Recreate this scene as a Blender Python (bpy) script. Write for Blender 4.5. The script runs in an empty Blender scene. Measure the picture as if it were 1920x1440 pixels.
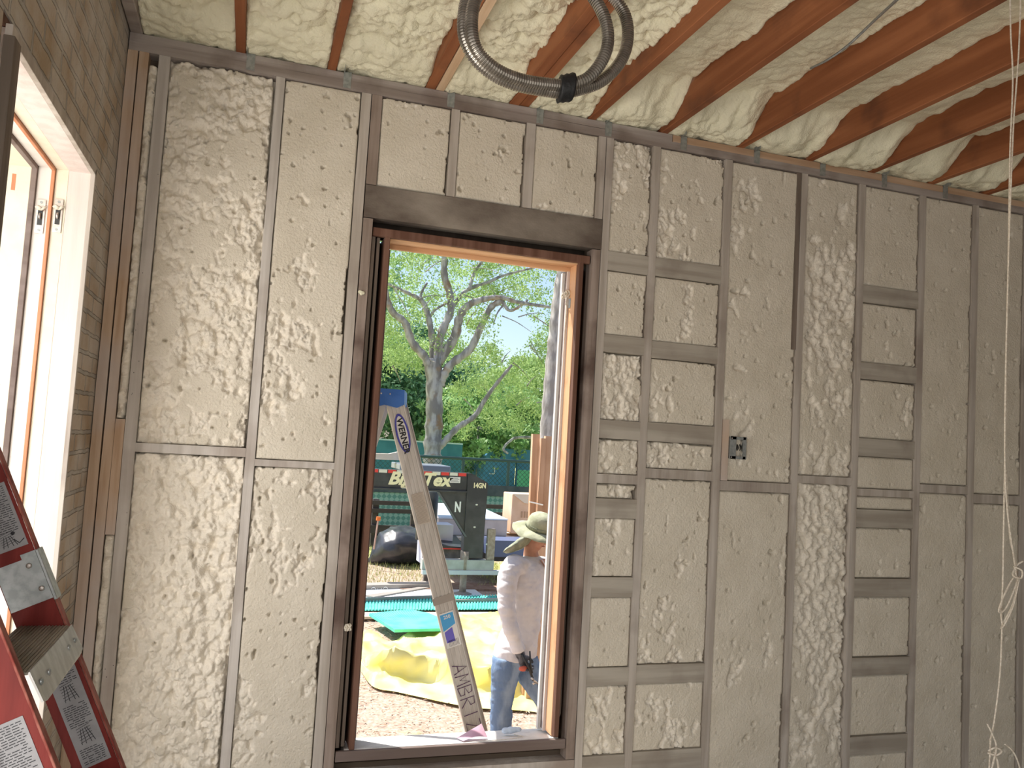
import bpy, bmesh, math, random
import numpy as np
from mathutils import Vector, Matrix
random.seed(7)
S = bpy.context.scene
col = S.collection

# ---------------------------------------------------------------- camera, sky, sun, daylight, fill lights, exposure
CZ = 1.85                      # camera height above the floor
FPX, YAW, PIT, ROL, CD = 1537.906, 0.30758725, 0.07020648, 0.05918333, 3.82963
fw = Vector((math.sin(YAW)*math.cos(PIT), math.cos(YAW)*math.cos(PIT), math.sin(PIT)))
r0 = Vector((math.cos(YAW), -math.sin(YAW), 0)); u0 = r0.cross(fw)
rt = r0*math.cos(ROL)+u0*math.sin(ROL); up = -r0*math.sin(ROL)+u0*math.cos(ROL)
CAM = Vector((0, -CD, CZ))
cam = bpy.data.cameras.new('camera'); cam.sensor_width = 36; cam.lens = FPX/1920*36; cam.clip_start = .05; cam.clip_end = 300
co = bpy.data.objects.new('camera', cam); col.objects.link(co)
co.matrix_world = Matrix(((rt.x, up.x, -fw.x, CAM.x), (rt.y, up.y, -fw.y, CAM.y), (rt.z, up.z, -fw.z, CAM.z), (0, 0, 0, 1)))
S.camera = co
S.view_settings.view_transform = 'Standard'; S.view_settings.look = 'None'
S.view_settings.gamma = 1; S.view_settings.use_curve_mapping = False
S.view_settings.exposure = 0.0

def ray(px, py): return fw + rt*((px-960)/FPX) - up*((py-720)/FPX)
def at(px, py, Y):                                    # point of the place seen at a pixel, on the vertical plane Y
    d = ray(px, py); return CAM + d*((Y+CD)/d.y)
def flat(px, py, Z):                                  # the same on a level plane
    d = ray(px, py); return CAM + d*((Z-CZ)/d.z)

w = bpy.data.worlds.new('sky'); S.world = w; w.use_nodes = True
wn = w.node_tree; sk = wn.nodes.new('ShaderNodeTexSky'); sk.sky_type = 'NISHITA'; sk.sun_disc = False
sk.sun_elevation = math.radians(58); sk.sun_rotation = math.radians(-50); sk.air_density = 1.0; sk.dust_density = 1.5
bgn = wn.nodes['Background']; bgn.inputs['Strength'].default_value = 0.21
wn.links.new(sk.outputs['Color'], bgn.inputs['Color'])
def lamp(name, kind, loc, direction, energy, color=(1, 1, 1), size=None, angle=None):
    l = bpy.data.lights.new(name, kind); l.energy = energy; l.color = color
    if size: l.shape = 'RECTANGLE'; l.size, l.size_y = size
    if angle is not None: l.angle = angle
    o = bpy.data.objects.new(name, l); col.objects.link(o); o.location = loc
    o.rotation_euler = Vector(direction).to_track_quat('-Z', 'Y').to_euler()
    return o
lamp('sun', 'SUN', (0, 30, 30), (0.46, -0.50, -1.12), 8.2, (1, .965, .9), angle=.009)
# daylight at the left window, then two added fill lights out of view
lamp('daylight_side_window', 'AREA', (-1.12, -1.50, 1.62), (.74, .70, .02), 33, (1, .955, .90), (.75, 2.2))
lamp('unseen_left_fill', 'AREA', (-.66, -3.55, 1.75), (.62, 1, .02), 40, (1, .965, .92), (1.0, 2.1))  # added fill, set in a made-up opening behind the camera
lamp('unseen_back_fill', 'AREA', (2.6, -6.9, 1.35), (-.12, 1, .08), 56, (1, .955, .89), (2.9, 2.4))  # added fill from the right, in an invented back wall opening

# ---------------------------------------------------------------- noise
def _h(ix, iy, s):
    M = np.uint64(0xffffffff)
    ix = ix.astype(np.int64).astype(np.uint64); iy = iy.astype(np.int64).astype(np.uint64)
    n = (ix*np.uint64(374761393) + iy*np.uint64(668265263) + np.uint64(s*97463+1013)) & M
    n = ((n ^ (n >> np.uint64(13)))*np.uint64(1274126177)) & M
    n = ((n ^ (n >> np.uint64(15)))*np.uint64(2246822519)) & M
    return ((n ^ (n >> np.uint64(16))) & M).astype(np.float64)/4294967296.0
def vn(x, y, s=0):
    ix = np.floor(x); iy = np.floor(y); fx = x-ix; fy = y-iy
    fx = fx*fx*(3-2*fx); fy = fy*fy*(3-2*fy)
    a = _h(ix, iy, s); b = _h(ix+1, iy, s); c = _h(ix, iy+1, s); d = _h(ix+1, iy+1, s)
    return (a*(1-fx)+b*fx)*(1-fy)+(c*(1-fx)+d*fx)*fy
def fbm(x, y, s=0, o=4):
    t = 0; a = .5; n = 0
    for k in range(o): t = t+a*vn(x*2**k+k*7.3, y*2**k-k*3.1, s+k); n += a; a *= .5
    return t/n
def dome(x, y, s=0):                                   # rounded blobs packed together, 0..1
    ix = np.floor(x); iy = np.floor(y); best = np.full(x.shape, 9.)
    for dx in (-1, 0, 1):
        for dy in (-1, 0, 1):
            cx = ix+dx; cy = iy+dy
            px = cx+_h(cx, cy, s); py = cy+_h(cx, cy, s+50)
            best = np.minimum(best, (px-x)**2+(py-y)**2)
    return np.clip(1-best*1.15, 0, 1)

# ---------------------------------------------------------------- materials
def mat(name, c1, c2=None, scale=8, stretch=(1, 1, 1), rough=.8, bump=0, bscale=60, metal=0, lo=.4, hi=.6, detail=4, spec=.3, c3=None, s3=3, t3=(.5, .62), dist=0, sheen=None):
    m = bpy.data.materials.new(name); m.use_nodes = True; t = m.node_tree; N = t.nodes; L = t.links
    b = N['Principled BSDF']; b.inputs['Roughness'].default_value = rough; b.inputs['Metallic'].default_value = metal
    b.inputs['Specular IOR Level'].default_value = spec
    b.inputs['Base Color'].default_value = (*c1, 1)
    g = N.new('ShaderNodeNewGeometry'); mp = N.new('ShaderNodeMapping'); mp.inputs['Scale'].default_value = stretch
    L.new(g.outputs['Position'], mp.inputs['Vector'])
    out = None
    if c2:
        n = N.new('ShaderNodeTexNoise'); n.inputs['Scale'].default_value = scale; n.inputs['Detail'].default_value = detail
        n.inputs['Distortion'].default_value = dist
        r = N.new('ShaderNodeValToRGB'); r.color_ramp.elements[0].position = lo; r.color_ramp.elements[1].position = hi
        r.color_ramp.elements[0].color = (*c1, 1); r.color_ramp.elements[1].color = (*c2, 1)
        L.new(mp.outputs[0], n.inputs['Vector']); L.new(n.outputs['Fac'], r.inputs[0]); out = r.outputs[0]
        if c3:
            n3 = N.new('ShaderNodeTexNoise'); n3.inputs['Scale'].default_value = s3; n3.inputs['Detail'].default_value = 5
            L.new(g.outputs['Position'], n3.inputs['Vector'])
            r3 = N.new('ShaderNodeMapRange'); r3.inputs[1].default_value, r3.inputs[2].default_value = t3
            L.new(n3.outputs['Fac'], r3.inputs[0])
            mx = N.new('ShaderNodeMix'); mx.data_type = 'RGBA'; L.new(r3.outputs[0], mx.inputs[0]); L.new(out, mx.inputs[6])
            mx.inputs[7].default_value = (*c3, 1); out = mx.outputs[2]
        L.new(out, b.inputs['Base Color'])
    if bump:
        nb = N.new('ShaderNodeTexNoise'); nb.inputs['Scale'].default_value = bscale; nb.inputs['Detail'].default_value = 5
        L.new(mp.outputs[0], nb.inputs['Vector'])
        bp = N.new('ShaderNodeBump'); bp.inputs['Strength'].default_value = bump; bp.inputs['Distance'].default_value = .01
        L.new(nb.outputs['Fac'], bp.inputs['Height']); L.new(bp.outputs[0], b.inputs['Normal'])
    m['out'] = 1
    return m
def base_socket(m):
    b = m.node_tree.nodes['Principled BSDF']; s = b.inputs['Base Color']
    return b, (s.links[0].from_socket if s.links else None)
def mix_in(m, fac_socket, color):
    b, src = base_socket(m); N = m.node_tree.nodes; L = m.node_tree.links
    mx = N.new('ShaderNodeMix'); mx.data_type = 'RGBA'; L.new(fac_socket, mx.inputs[0])
    if src: L.new(src, mx.inputs[6])
    else: mx.inputs[6].default_value = b.inputs['Base Color'].default_value
    mx.inputs[7].default_value = (*color, 1); L.new(mx.outputs[2], b.inputs['Base Color'])

M = {}
VT = (1, 1, .06); HZ = (.06, 1, 1); DY = (1, .06, 1)
M['stud'] = mat('dusty_stud_wood', (.40, .35, .30), (.52, .47, .42), 22, VT, .9, .25, 60, c3=(.30, .25, .215), s3=2.2, t3=(.55, .72))
M['block'] = mat('dusty_block_wood', (.34, .30, .25), (.46, .42, .36), 16, HZ, .9, .25, 60, c3=(.28, .24, .20), s3=4, t3=(.5, .72))
M['stud_pale'] = mat('pale_dusted_wood', (.46, .42, .38), (.58, .54, .50), 22, VT, .9, .2, 60, c3=(.34, .28, .24), s3=2, t3=(.5, .7))
M['pine'] = mat('fresh_pine', (.48, .33, .22), (.60, .45, .33), 30, VT, .8, .15, 60, c3=(.55, .48, .44), s3=1.6, t3=(.45, .62))
M['pine_h'] = mat('fresh_pine_rail', (.42, .27, .17), (.55, .38, .26), 24, HZ, .8, .15, 60)
M['pine_y'] = mat('pale_sister_board', (.62, .42, .26), (.74, .56, .38), 24, DY, .8, .15, 60)
M['plate'] = mat('plate_wood', (.26, .215, .19), (.40, .35, .32), 12, HZ, .9, .3, 60, c3=(.15, .11, .09), s3=3, t3=(.5, .7))
M['soot'] = mat('soot_stained_header', (.10, .075, .06), (.31, .27, .225), 2.2, (1, 1, 1.8), .85, .2, 80, lo=.40, hi=.66, detail=8)
M['dark_stud'] = mat('dark_old_stud', (.15, .12, .095), (.24, .19, .155), 18, VT, .9, .3, 60)
M['jack'] = mat('smoky_stud', (.24, .185, .15), (.36, .29, .25), 20, VT, .85, .25, 60, c3=(.12, .08, .065), s3=2.5, t3=(.5, .65))
M['oldframe'] = mat('old_red_brown_wood', (.12, .055, .035), (.19, .10, .07), 18, VT, .7, .15, 60)
M['frame_low'] = mat('dusty_brown_frame', (.16, .12, .105), (.24, .19, .17), 12, HZ, .8, .2, 60)
M['orange'] = mat('bare_cedar_wood', (.62, .33, .17), (.72, .43, .24), 20, VT, .6, .12, 60, c3=(.50, .24, .12), s3=4, t3=(.55, .7))
M['orange_h'] = mat('bare_cedar_head', (.62, .35, .18), (.74, .46, .26), 20, HZ, .6, .12, 60)
M['pinkwood'] = mat('stripped_pinkish_wood', (.66, .57, .53), (.73, .65, .61), 20, VT, .7, .1, 60, c3=(.76, .66, .56), s3=5, t3=(.58, .72))
M['cream'] = mat('old_cream_paint', (.76, .69, .55), (.80, .75, .62), 10, (1, 1, 1), .5, .08, 40)
M['whitepaint'] = mat('chipped_white_paint', (.70, .67, .63), (.76, .73, .69), 14, VT, .6, .12, 60, c3=(.60, .56, .52), s3=14, t3=(.6, .7))
M['parting'] = mat('orange_parting_bead', (.50, .20, .10), (.58, .26, .14), 14, VT, .6)
M['blackgap'] = mat('cavity_shade_wood', (.035, .026, .02), (.06, .045, .035), 10, VT, .9)  # near-black colour paints the shade inside the frame cavities
M['sheath'] = mat('dark_board_sheathing', (.10, .075, .055), (.16, .12, .09), 6, HZ, .95)
M['galv'] = mat('galvanized_steel', (.32, .345, .34), (.42, .44, .44), 60, (1, 1, 1), .45, 0, metal=.7)
M['steel'] = mat('worn_nickel', (.55, .5, .46), (.66, .62, .58), 80, (1, 1, 1), .35, 0, metal=.85)
M['darkmetal'] = mat('dark_metal', (.06, .06, .06), None, rough=.4, metal=.6)
M['plaster'] = mat('grey_plaster', (.48, .45, .40), (.54, .51, .46), 3, (1, 1, 1), .9)
M['floor'] = mat('dusty_subfloor', (.42, .37, .30), (.52, .47, .39), 3, (1, 1, 1), .9, .1, 40)
M['deck'] = mat('roof_deck', (.3, .2, .13), (.38, .27, .18), 5, DY, .9)

def foam_mat(name, skin, cut, cut2):
    m = mat(name, skin, tuple(min(1, c*1.08) for c in skin), 9, (1, 1, 1), .6, .55, 110, detail=6, spec=.35)
    N = m.node_tree.nodes; L = m.node_tree.links
    g = N.new('ShaderNodeNewGeometry'); n = N.new('ShaderNodeTexNoise'); n.inputs['Scale'].default_value = 5; n.inputs['Detail'].default_value = 6
    L.new(g.outputs['Position'], n.inputs['Vector'])
    r = N.new('ShaderNodeValToRGB'); r.color_ramp.elements[0].position = .38; r.color_ramp.elements[1].position = .62
    r.color_ramp.elements[0].color = (*cut, 1); r.color_ramp.elements[1].color = (*cut2, 1); L.new(n.outputs['Fac'], r.inputs[0])
    a = N.new('ShaderNodeAttribute'); a.attribute_name = 'cut'
    b, src = base_socket(m); mx = N.new('ShaderNodeMix'); mx.data_type = 'RGBA'
    L.new(a.outputs['Fac'], mx.inputs[0]); L.new(src, mx.inputs[6]); L.new(r.outputs[0], mx.inputs[7]); L.new(mx.outputs[2], b.inputs['Base Color'])
    return m
M['foam'] = foam_mat('spray_foam', (.76, .70, .60), (.655, .595, .49), (.715, .655, .55))
M['foam_top'] = foam_mat('ceiling_spray_foam', (.80, .765, .58), (.70, .66, .48), (.76, .72, .55))

def joist_mat():
    m = mat('stained_joist_wood', (.25, .085, .032), (.36, .135, .055), 14, DY, .65, .2, 50, c3=(.155, .055, .025), s3=3.2, t3=(.52, .68))
    N = m.node_tree.nodes; L = m.node_tree.links
    g = N.new('ShaderNodeNewGeometry'); sp = N.new('ShaderNodeSeparateXYZ'); L.new(g.outputs['Position'], sp.inputs[0])
    n = N.new('ShaderNodeTexNoise'); n.inputs['Scale'].default_value = 6; n.inputs['Detail'].default_value = 5; L.new(g.outputs['Position'], n.inputs['Vector'])
    a = N.new('ShaderNodeMath'); a.operation = 'MULTIPLY_ADD'; a.inputs[1].default_value = .42; a.inputs[2].default_value = -.21; L.new(n.outputs['Fac'], a.inputs[0])
    a2 = N.new('ShaderNodeMath'); a2.operation = 'ADD'; L.new(a.outputs[0], a2.inputs[0]); L.new(sp.outputs[1], a2.inputs[1])
    zz = N.new('ShaderNodeMath'); zz.operation = 'MULTIPLY_ADD'; zz.inputs[1].default_value = 2.2; zz.inputs[2].default_value = -2.2*3.60; L.new(sp.outputs[2], zz.inputs[0])
    a3 = N.new('ShaderNodeMath'); a3.operation = 'ADD'; L.new(a2.outputs[0], a3.inputs[0]); L.new(zz.outputs[0], a3.inputs[1])
    r = N.new('ShaderNodeMapRange'); r.inputs[1].default_value = -.12; r.inputs[2].default_value = .10; L.new(a3.outputs[0], r.inputs[0])
    mix_in(m, r.outputs[0], (.56, .49, .40))                                  # foam overspray near the wall end
    return m
M['joist'] = joist_mat()

def brick_mat(name, c1, c2, mortar, sc, vec='YZ', rough=.9, bw=.21, bh=.07, ms=.008, tint=None):
    m = mat(name, c1, rough=rough); N = m.node_tree.nodes; L = m.node_tree.links; b = N['Principled BSDF']
    g = N.new('ShaderNodeNewGeometry'); sp = N.new('ShaderNodeSeparateXYZ'); cb = N.new('ShaderNodeCombineXYZ'); L.new(g.outputs['Position'], sp.inputs[0])
    L.new(sp.outputs['XYZ'.index(vec[0])], cb.inputs[0]); L.new(sp.outputs['XYZ'.index(vec[1])], cb.inputs[1])
    nz = N.new('ShaderNodeTexNoise'); nz.inputs['Scale'].default_value = 14; L.new(g.outputs['Position'], nz.inputs['Vector'])
    wv = N.new('ShaderNodeVectorMath'); wv.operation = 'MULTIPLY_ADD'; wv.inputs[1].default_value = (.014, .014, 0); L.new(nz.outputs['Color'], wv.inputs[0]); L.new(cb.outputs[0], wv.inputs[2])
    k = N.new('ShaderNodeTexBrick'); k.inputs['Scale'].default_value = 1; k.inputs['Brick Width'].default_value = bw; k.inputs['Row Height'].default_value = bh
    k.inputs['Mortar Size'].default_value = ms; k.inputs['Mortar Smooth'].default_value = .4
    k.inputs['Color1'].default_value = (*c1, 1); k.inputs['Color2'].default_value = (*c2, 1); k.inputs['Mortar'].default_value = (*mortar, 1)
    L.new(wv.outputs[0], k.inputs['Vector'])
    n = N.new('ShaderNodeTexNoise'); n.inputs['Scale'].default_value = 5; n.inputs['Detail'].default_value = 7; L.new(g.outputs['Position'], n.inputs['Vector'])
    r = N.new('ShaderNodeMapRange'); r.inputs[1].default_value = .36; r.inputs[2].default_value = .66; L.new(n.outputs['Fac'], r.inputs[0])
    L.new(k.outputs['Color'], b.inputs['Base Color'])
    mix_in(m, r.outputs[0], tint or mortar)
    bp = N.new('ShaderNodeBump'); bp.inputs['Strength'].default_value = .9; bp.inputs['Distance'].default_value = .012; bp.invert = True
    n2 = N.new('ShaderNodeTexNoise'); n2.inputs['Scale'].default_value = 60; n2.inputs['Detail'].default_value = 4; L.new(g.outputs['Position'], n2.inputs['Vector'])
    ad = N.new('ShaderNodeMath'); ad.operation = 'MULTIPLY_ADD'; ad.inputs[1].default_value = .5; L.new(n2.outputs['Fac'], ad.inputs[0]); L.new(k.outputs['Fac'], ad.inputs[2])
    L.new(ad.outputs[0], bp.inputs['Height']); L.new(bp.outputs[0], b.inputs['Normal'])
    return m
M['brick_in'] = brick_mat('whitewashed_brick', (.36, .27, .18), (.47, .38, .29), (.30, .275, .24), 1, bw=.215, bh=.078, ms=.010, tint=(.52, .485, .44))
M['brick_out'] = brick_mat('pale_outer_brick', (.62, .45, .36), (.70, .56, .46), (.72, .68, .62), 1)

# ---------------------------------------------------------------- mesh builder
WO = {}
class B:
    def __init__(s): s.bm = bmesh.new()
    def box(s, x0, x1, y0, y1, z0, z1, bev=0):
        return s.obox(((x0+x1)/2, (y0+y1)/2, (z0+z1)/2), (abs(x1-x0), abs(y1-y0), abs(z1-z0)), None, bev)
    def obox(s, c, d, R=None, bev=0):
        R = R or Matrix.Identity(3)
        T = Matrix.Translation(Vector(c)) @ R.to_4x4() @ Matrix.Diagonal((d[0], d[1], d[2], 1))
        r = bmesh.ops.create_cube(s.bm, size=1, matrix=T)
        if bev:
            es = list({e for v in r['verts'] for e in v.link_edges})
            bmesh.ops.bevel(s.bm, geom=es, offset=bev, segments=1, affect='EDGES')
        return s
    def tube(s, pts, rad, seg=8, cap=True, sx=1):
        pts = [Vector(p) for p in pts]; n = len(pts)
        rad = rad if isinstance(rad, (list, tuple, np.ndarray)) else [rad]*n
        t0 = (pts[1]-pts[0]).normalized(); a = t0.orthogonal().normalized(); rings = []
        for i, p in enumerate(pts):
            t = (pts[min(i+1, n-1)]-pts[max(i-1, 0)]).normalized()
            a = (a-t*a.dot(t)).normalized(); b = t.cross(a)
            rings.append([s.bm.verts.new(p+(a*math.cos(k*2*math.pi/seg)*sx+b*math.sin(k*2*math.pi/seg))*rad[i]) for k in range(seg)])
        for i in range(n-1):
            for k in range(seg): s.bm.faces.new((rings[i][k], rings[i][(k+1) % seg], rings[i+1][(k+1) % seg], rings[i+1][k]))
        if cap: s.bm.faces.new(rings[0][::-1]); s.bm.faces.new(rings[-1])
        return s
    def loft(s, secs, seg=16):                          # secs: (centre, half axis vector a, half axis vector b)
        rings = []
        for c, a, b in secs:
            c, a, b = Vector(c), Vector(a), Vector(b)
            rings.append([s.bm.verts.new(c+a*math.cos(k*2*math.pi/seg)+b*math.sin(k*2*math.pi/seg)) for k in range(seg)])
        for i in range(len(rings)-1):
            for k in range(seg): s.bm.faces.new((rings[i][k], rings[i][(k+1) % seg], rings[i+1][(k+1) % seg], rings[i+1][k]))
        s.bm.faces.new(rings[0][::-1]); s.bm.faces.new(rings[-1]); return s
    def prism(s, poly, vec):                            # polygon of 3D points pushed along vec
        vec = Vector(vec); a = [s.bm.verts.new(Vector(p)) for p in poly]; b = [s.bm.verts.new(Vector(p)+vec) for p in poly]
        s.bm.faces.new(a[::-1]); s.bm.faces.new(b); n = len(a)
        for i in range(n): s.bm.faces.new((a[i], a[(i+1) % n], b[(i+1) % n], b[i]))
        return s
    def ball(s, c, r, sc=(1, 1, 1), sub=2, R=None):
        T = Matrix.Translation(Vector(c)) @ (R.to_4x4() if R else Matrix.Identity(4)) @ Matrix.Diagonal((r*sc[0], r*sc[1], r*sc[2], 1))
        bmesh.ops.create_icosphere(s.bm, subdivisions=sub, radius=1, matrix=T); return s
    def quad(s, *p): s.bm.faces.new([s.bm.verts.new(Vector(q)) for q in p]); return s
    def build(s, name, m, parent=None, smooth=False):
        bmesh.ops.recalc_face_normals(s.bm, faces=s.bm.faces)
        me = bpy.data.meshes.new(name); s.bm.to_mesh(me); s.bm.free()
        return link(name, me, m, parent, smooth)
def link(name, me, m, parent=None, smooth=False):
    n = len(me.vertices); a = np.empty(n*3); me.vertices.foreach_get('co', a); a = a.reshape(-1, 3)
    if parent is not None: o3 = np.array(WO[parent.name])
    else: o3 = np.array([(a[:, 0].min()+a[:, 0].max())/2, (a[:, 1].min()+a[:, 1].max())/2, a[:, 2].min()])
    me.vertices.foreach_set('co', (a-o3).ravel()); me.update()
    for mm in (m if isinstance(m, list) else [m]): me.materials.append(mm)
    if smooth: me.polygons.foreach_set('use_smooth', [True]*len(me.polygons))
    o = bpy.data.objects.new(name, me); col.objects.link(o)
    if parent is not None: o.parent = parent; WO[o.name] = WO[parent.name]
    else: o.location = o3; WO[o.name] = tuple(o3)
    return o
def thing(name, label, cat, loc, group=None):
    o = bpy.data.objects.new(name, None); o.empty_display_size = .05; col.objects.link(o); o.location = loc; WO[o.name] = tuple(loc)
    return tag(o, label, cat, group)
def tag(o, label, cat, group=None, kind=None):
    o['label'] = label; o['category'] = cat
    if group: o['group'] = group
    if kind: o['kind'] = kind
    return o
def struct(o, label=None):
    o['kind'] = 'structure'
    if label: o['label'] = label
    return o
def gridmesh(name, P, m, parent=None, cut=None, smooth=True, mask=None):
    ny, nx = P.shape[:2]; idx = np.arange(nx*ny).reshape(ny, nx)
    f = np.stack([idx[:-1, :-1], idx[:-1, 1:], idx[1:, 1:], idx[1:, :-1]], -1).reshape(-1, 4)
    if mask is not None: f = f[mask[:-1, :-1].ravel()]
    me = bpy.data.meshes.new(name); v = P.reshape(-1, 3)
    me.vertices.add(len(v)); me.vertices.foreach_set('co', v.ravel())
    me.loops.add(f.size); me.loops.foreach_set('vertex_index', f.ravel().astype(np.int32))
    me.polygons.add(len(f)); me.polygons.foreach_set('loop_start', np.arange(0, f.size, 4, dtype=np.int32))
    me.update(calc_edges=True)
    if cut is not None:
        at_ = me.attributes.new('cut', 'FLOAT', 'POINT'); at_.data.foreach_set('value', cut.ravel().astype(np.float32))
    return link(name, me, m, parent, smooth)
def remesh(b, vox, it=2):
    bmesh.ops.recalc_face_normals(b.bm, faces=b.bm.faces)
    me = bpy.data.meshes.new('tmp'); b.bm.to_mesh(me); b.bm.free()
    o = bpy.data.objects.new('tmp', me); col.objects.link(o)
    md = o.modifiers.new('r', 'REMESH'); md.mode = 'VOXEL'; md.voxel_size = vox
    ms = o.modifiers.new('s', 'SMOOTH'); ms.iterations = it; ms.factor = .6
    dg = bpy.context.evaluated_depsgraph_get(); me2 = bpy.data.meshes.new_from_object(o.evaluated_get(dg))
    bpy.data.objects.remove(o); me2.materials.clear(); return me2
def text(name, body, size, m, parent, O, X, Z, bold=0, shear=0, ext=.0008, wid=1.0, label=None):
    """lettering lying at O with baseline direction X and up direction Z"""
    c = bpy.data.curves.new('t', 'FONT'); c.body = body; c.size = size; c.offset = bold; c.shear = shear; c.extrude = ext; c.resolution_u = 3
    o = bpy.data.objects.new('t', c); col.objects.link(o); dg = bpy.context.evaluated_depsgraph_get()
    me = bpy.data.meshes.new_from_object(o.evaluated_get(dg)); bpy.data.objects.remove(o)
    X = Vector(X).normalized(); Z = (Vector(Z)-X*Vector(Z).dot(X)).normalized(); Nn = X.cross(Z)
    T = Matrix(((X.x*wid, Z.x, Nn.x, O[0]), (X.y*wid, Z.y, Nn.y, O[1]), (X.z*wid, Z.z, Nn.z, O[2]), (0, 0, 0, 1)))
    me.transform(T); me.materials.clear(); o = link(name, me, m, parent)
    return o
def bez(pts, n):                                        # Catmull-Rom through points
    P = [Vector(p) for p in pts]; P = [P[0]*2-P[1]]+P+[P[-1]*2-P[-2]]; out = []
    for i in range(1, len(P)-2):
        for k in range(n):
            t = k/n; a, b, c, d = P[i-1:i+3]
            out.append(.5*((2*b)+(c-a)*t+(2*a-5*b+4*c-d)*t*t+(3*b-a-3*c+d)*t**3))
    out.append(P[-2]); return out

# ---------------------------------------------------------------- room shell
T0, T1 = 3.452, 3.53          # underside and top of the doubled wall plate
WX0, WX1, WZ0, WZ1 = .487, 1.602, .365, 2.858     # rough opening of the window in the front wall
RX, BY = 7.0, -7.0
f_ = B(); f_.box(-1.1, RX+.2, BY-.2, .25, -.12, 0); struct(f_.build('floor', M['floor']))
f_ = B(); f_.box(-1.1, RX+.2, BY-.2, .25, 3.76, 3.84); struct(f_.build('ceiling', M['deck']))
b = B()                                                 # boards and brick closing the outer side of the front wall
for (x0, x1, z0, z1) in ((-1.1, WX0-.02, 0, 3.76), (WX1+.02, RX, 0, 3.76), (WX0-.02, WX1+.02, 0, WZ0-.03), (WX0-.02, WX1+.02, WZ1+.02, 3.76)):
    b.box(x0, x1, .075, .19, z0, z1)
struct(b.build('wall_front', M['sheath']))
LY0, LY1, LZ0, LZ1 = -1.66, -.445, .40, 2.80            # opening in the left wall
b = B()
for (y0, y1, z0, z1) in ((LY1, .19, 0, 3.76), (LY0, LY1, LZ1, 3.76), (LY0, LY1, 0, LZ0), (-2.9, LY0, 0, 3.76), (BY, -4.2, 0, 3.76), (-4.2, -2.9, 0, .6), (-4.2, -2.9, 2.9, 3.76)):  # last pieces surround the unseen opening added for the left fill
    b.box(-.74, -.625, y0, y1, z0, z1)
struct(b.build('wall_left', M['brick_in']))
b = B()
for (y0, y1, z0, z1) in ((LY1+.03, .19, -.4, 3.76), (LY0-.03, LY1+.03, LZ1+.05, 3.76), (LY0-.03, LY1+.03, -.4, LZ0), (-2.9, LY0-.03, -.4, 3.76)):
    b.box(-1.02, -.80, y0, y1, z0, z1)
struct(b.build('wall_outer_left', M['brick_out']))
b = B()
for (x0, x1, z0, z1) in ((-.62, 1.1, 0, 3.76), (4.1, RX, 0, 3.76), (1.1, 4.1, 2.6, 3.76)): b.box(x0, x1, BY-.1, BY, z0, z1)  # gap added for the back fill light
struct(b.build('wall_back', M['plaster']))
b = B(); b.box(RX, RX+.1, BY, .19, 0, 3.76); struct(b.build('wall_right', M['plaster']))

# ---------------------------------------------------------------- wall framing
def member(name, x0, x1, z0, z1, m, label, cat, group, y0=0.0, y1=.075, bev=.0025, wob=.0012):
    b = B(); bm = b.bm
    L = max(x1-x0, z1-z0); n = max(1, int(L/.25)); vert = (z1-z0) > (x1-x0)
    b.box(x0, x1, y0, y1, z0, z1)
    if n > 1:
        es = [e for e in bm.edges if (abs((e.verts[0].co-e.verts[1].co).z) > L*.9 if vert else abs((e.verts[0].co-e.verts[1].co).x) > L*.9)]
        bmesh.ops.subdivide_edges(bm, edges=es, cuts=n, use_grid_fill=True)
        for v in bm.verts:
            t = v.co.z if vert else v.co.x
            if abs(t-(z0 if vert else x0)) > .01 and abs(t-(z1 if vert else x1)) > .01:
                if v.co.y < .02: v.co.y += random.uniform(-wob, wob*.3)
                if vert: v.co.x += random.uniform(-wob, wob)
                else: v.co.z += random.uniform(-wob, wob)
    o = b.build(name, m); return tag(o, label, cat, group)
g = 'upright studs of the front wall'
st = [
 (-.622, -.582, .04, T0, 'pine', 'bare pine stud standing closest to the brick wall corner'),
 (-.576, -.537, .04, T0, 'pine', 'bare pine stud, second from the brick wall corner, beside the narrow foam strip'),
 (-.496, -.450, .04, T0, 'stud_pale', 'pale whitish nail-pocked stud at the left edge of the widest foam bay'),
 (.0, .040, .04, T0, 'stud_pale', 'pale grey stud between the two tall foam bays left of the tall window'),
 (.390, .435, .04, T0, 'stud', 'full-height stud just left of the window header'),
 (1.654, 1.694, .04, T0, 'stud', 'full-height stud just right of the window header'),
 (1.925, 1.966, .04, T0, 'stud', 'stud between the two block-laddered bays right of the window'),
 (2.362, 2.405, .04, T0, 'stud', 'stud directly left of the small metal switch box'),
 (2.853, 2.893, .04, T0, 'stud', 'stud in the middle of the right wall half, dark twin beside its top'),
 (3.252, 3.292, .04, T0, 'stud', 'stud along the left side of the far right block-laddered bay'),
 (3.690, 3.730, .04, T0, 'stud', 'stud along the right side of the far right block-laddered bay'),
 (4.092, 4.132, .04, T0, 'stud', 'dusty stud just left of the hanging white rope'),
 (4.500, 4.540, .04, T0, 'stud', 'dusty stud at the right edge of the picture behind the white rope'),
]
for a in st: member('wall_stud', a[0], a[1], a[2], a[3], M[a[4]], a[5], 'stud', g)
member('wall_stud', .439, .487, 3.018, T0, M['jack'], 'short stud above the window header at its left end', 'stud', 'short studs above the window header')
member('wall_stud', .827, .868, 3.018, T0, M['stud'], 'short stud above the window header, between its left and middle foam squares', 'stud', 'short studs above the window header')
member('wall_stud', 1.216, 1.262, 3.018, T0, M['stud'], 'short stud above the window header, between its middle and right foam squares', 'stud', 'short studs above the window header')
member('wall_stud', 1.610, 1.650, 3.018, T0, M['stud'], 'short stud above the window header at its right end', 'stud', 'short studs above the window header')
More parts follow.
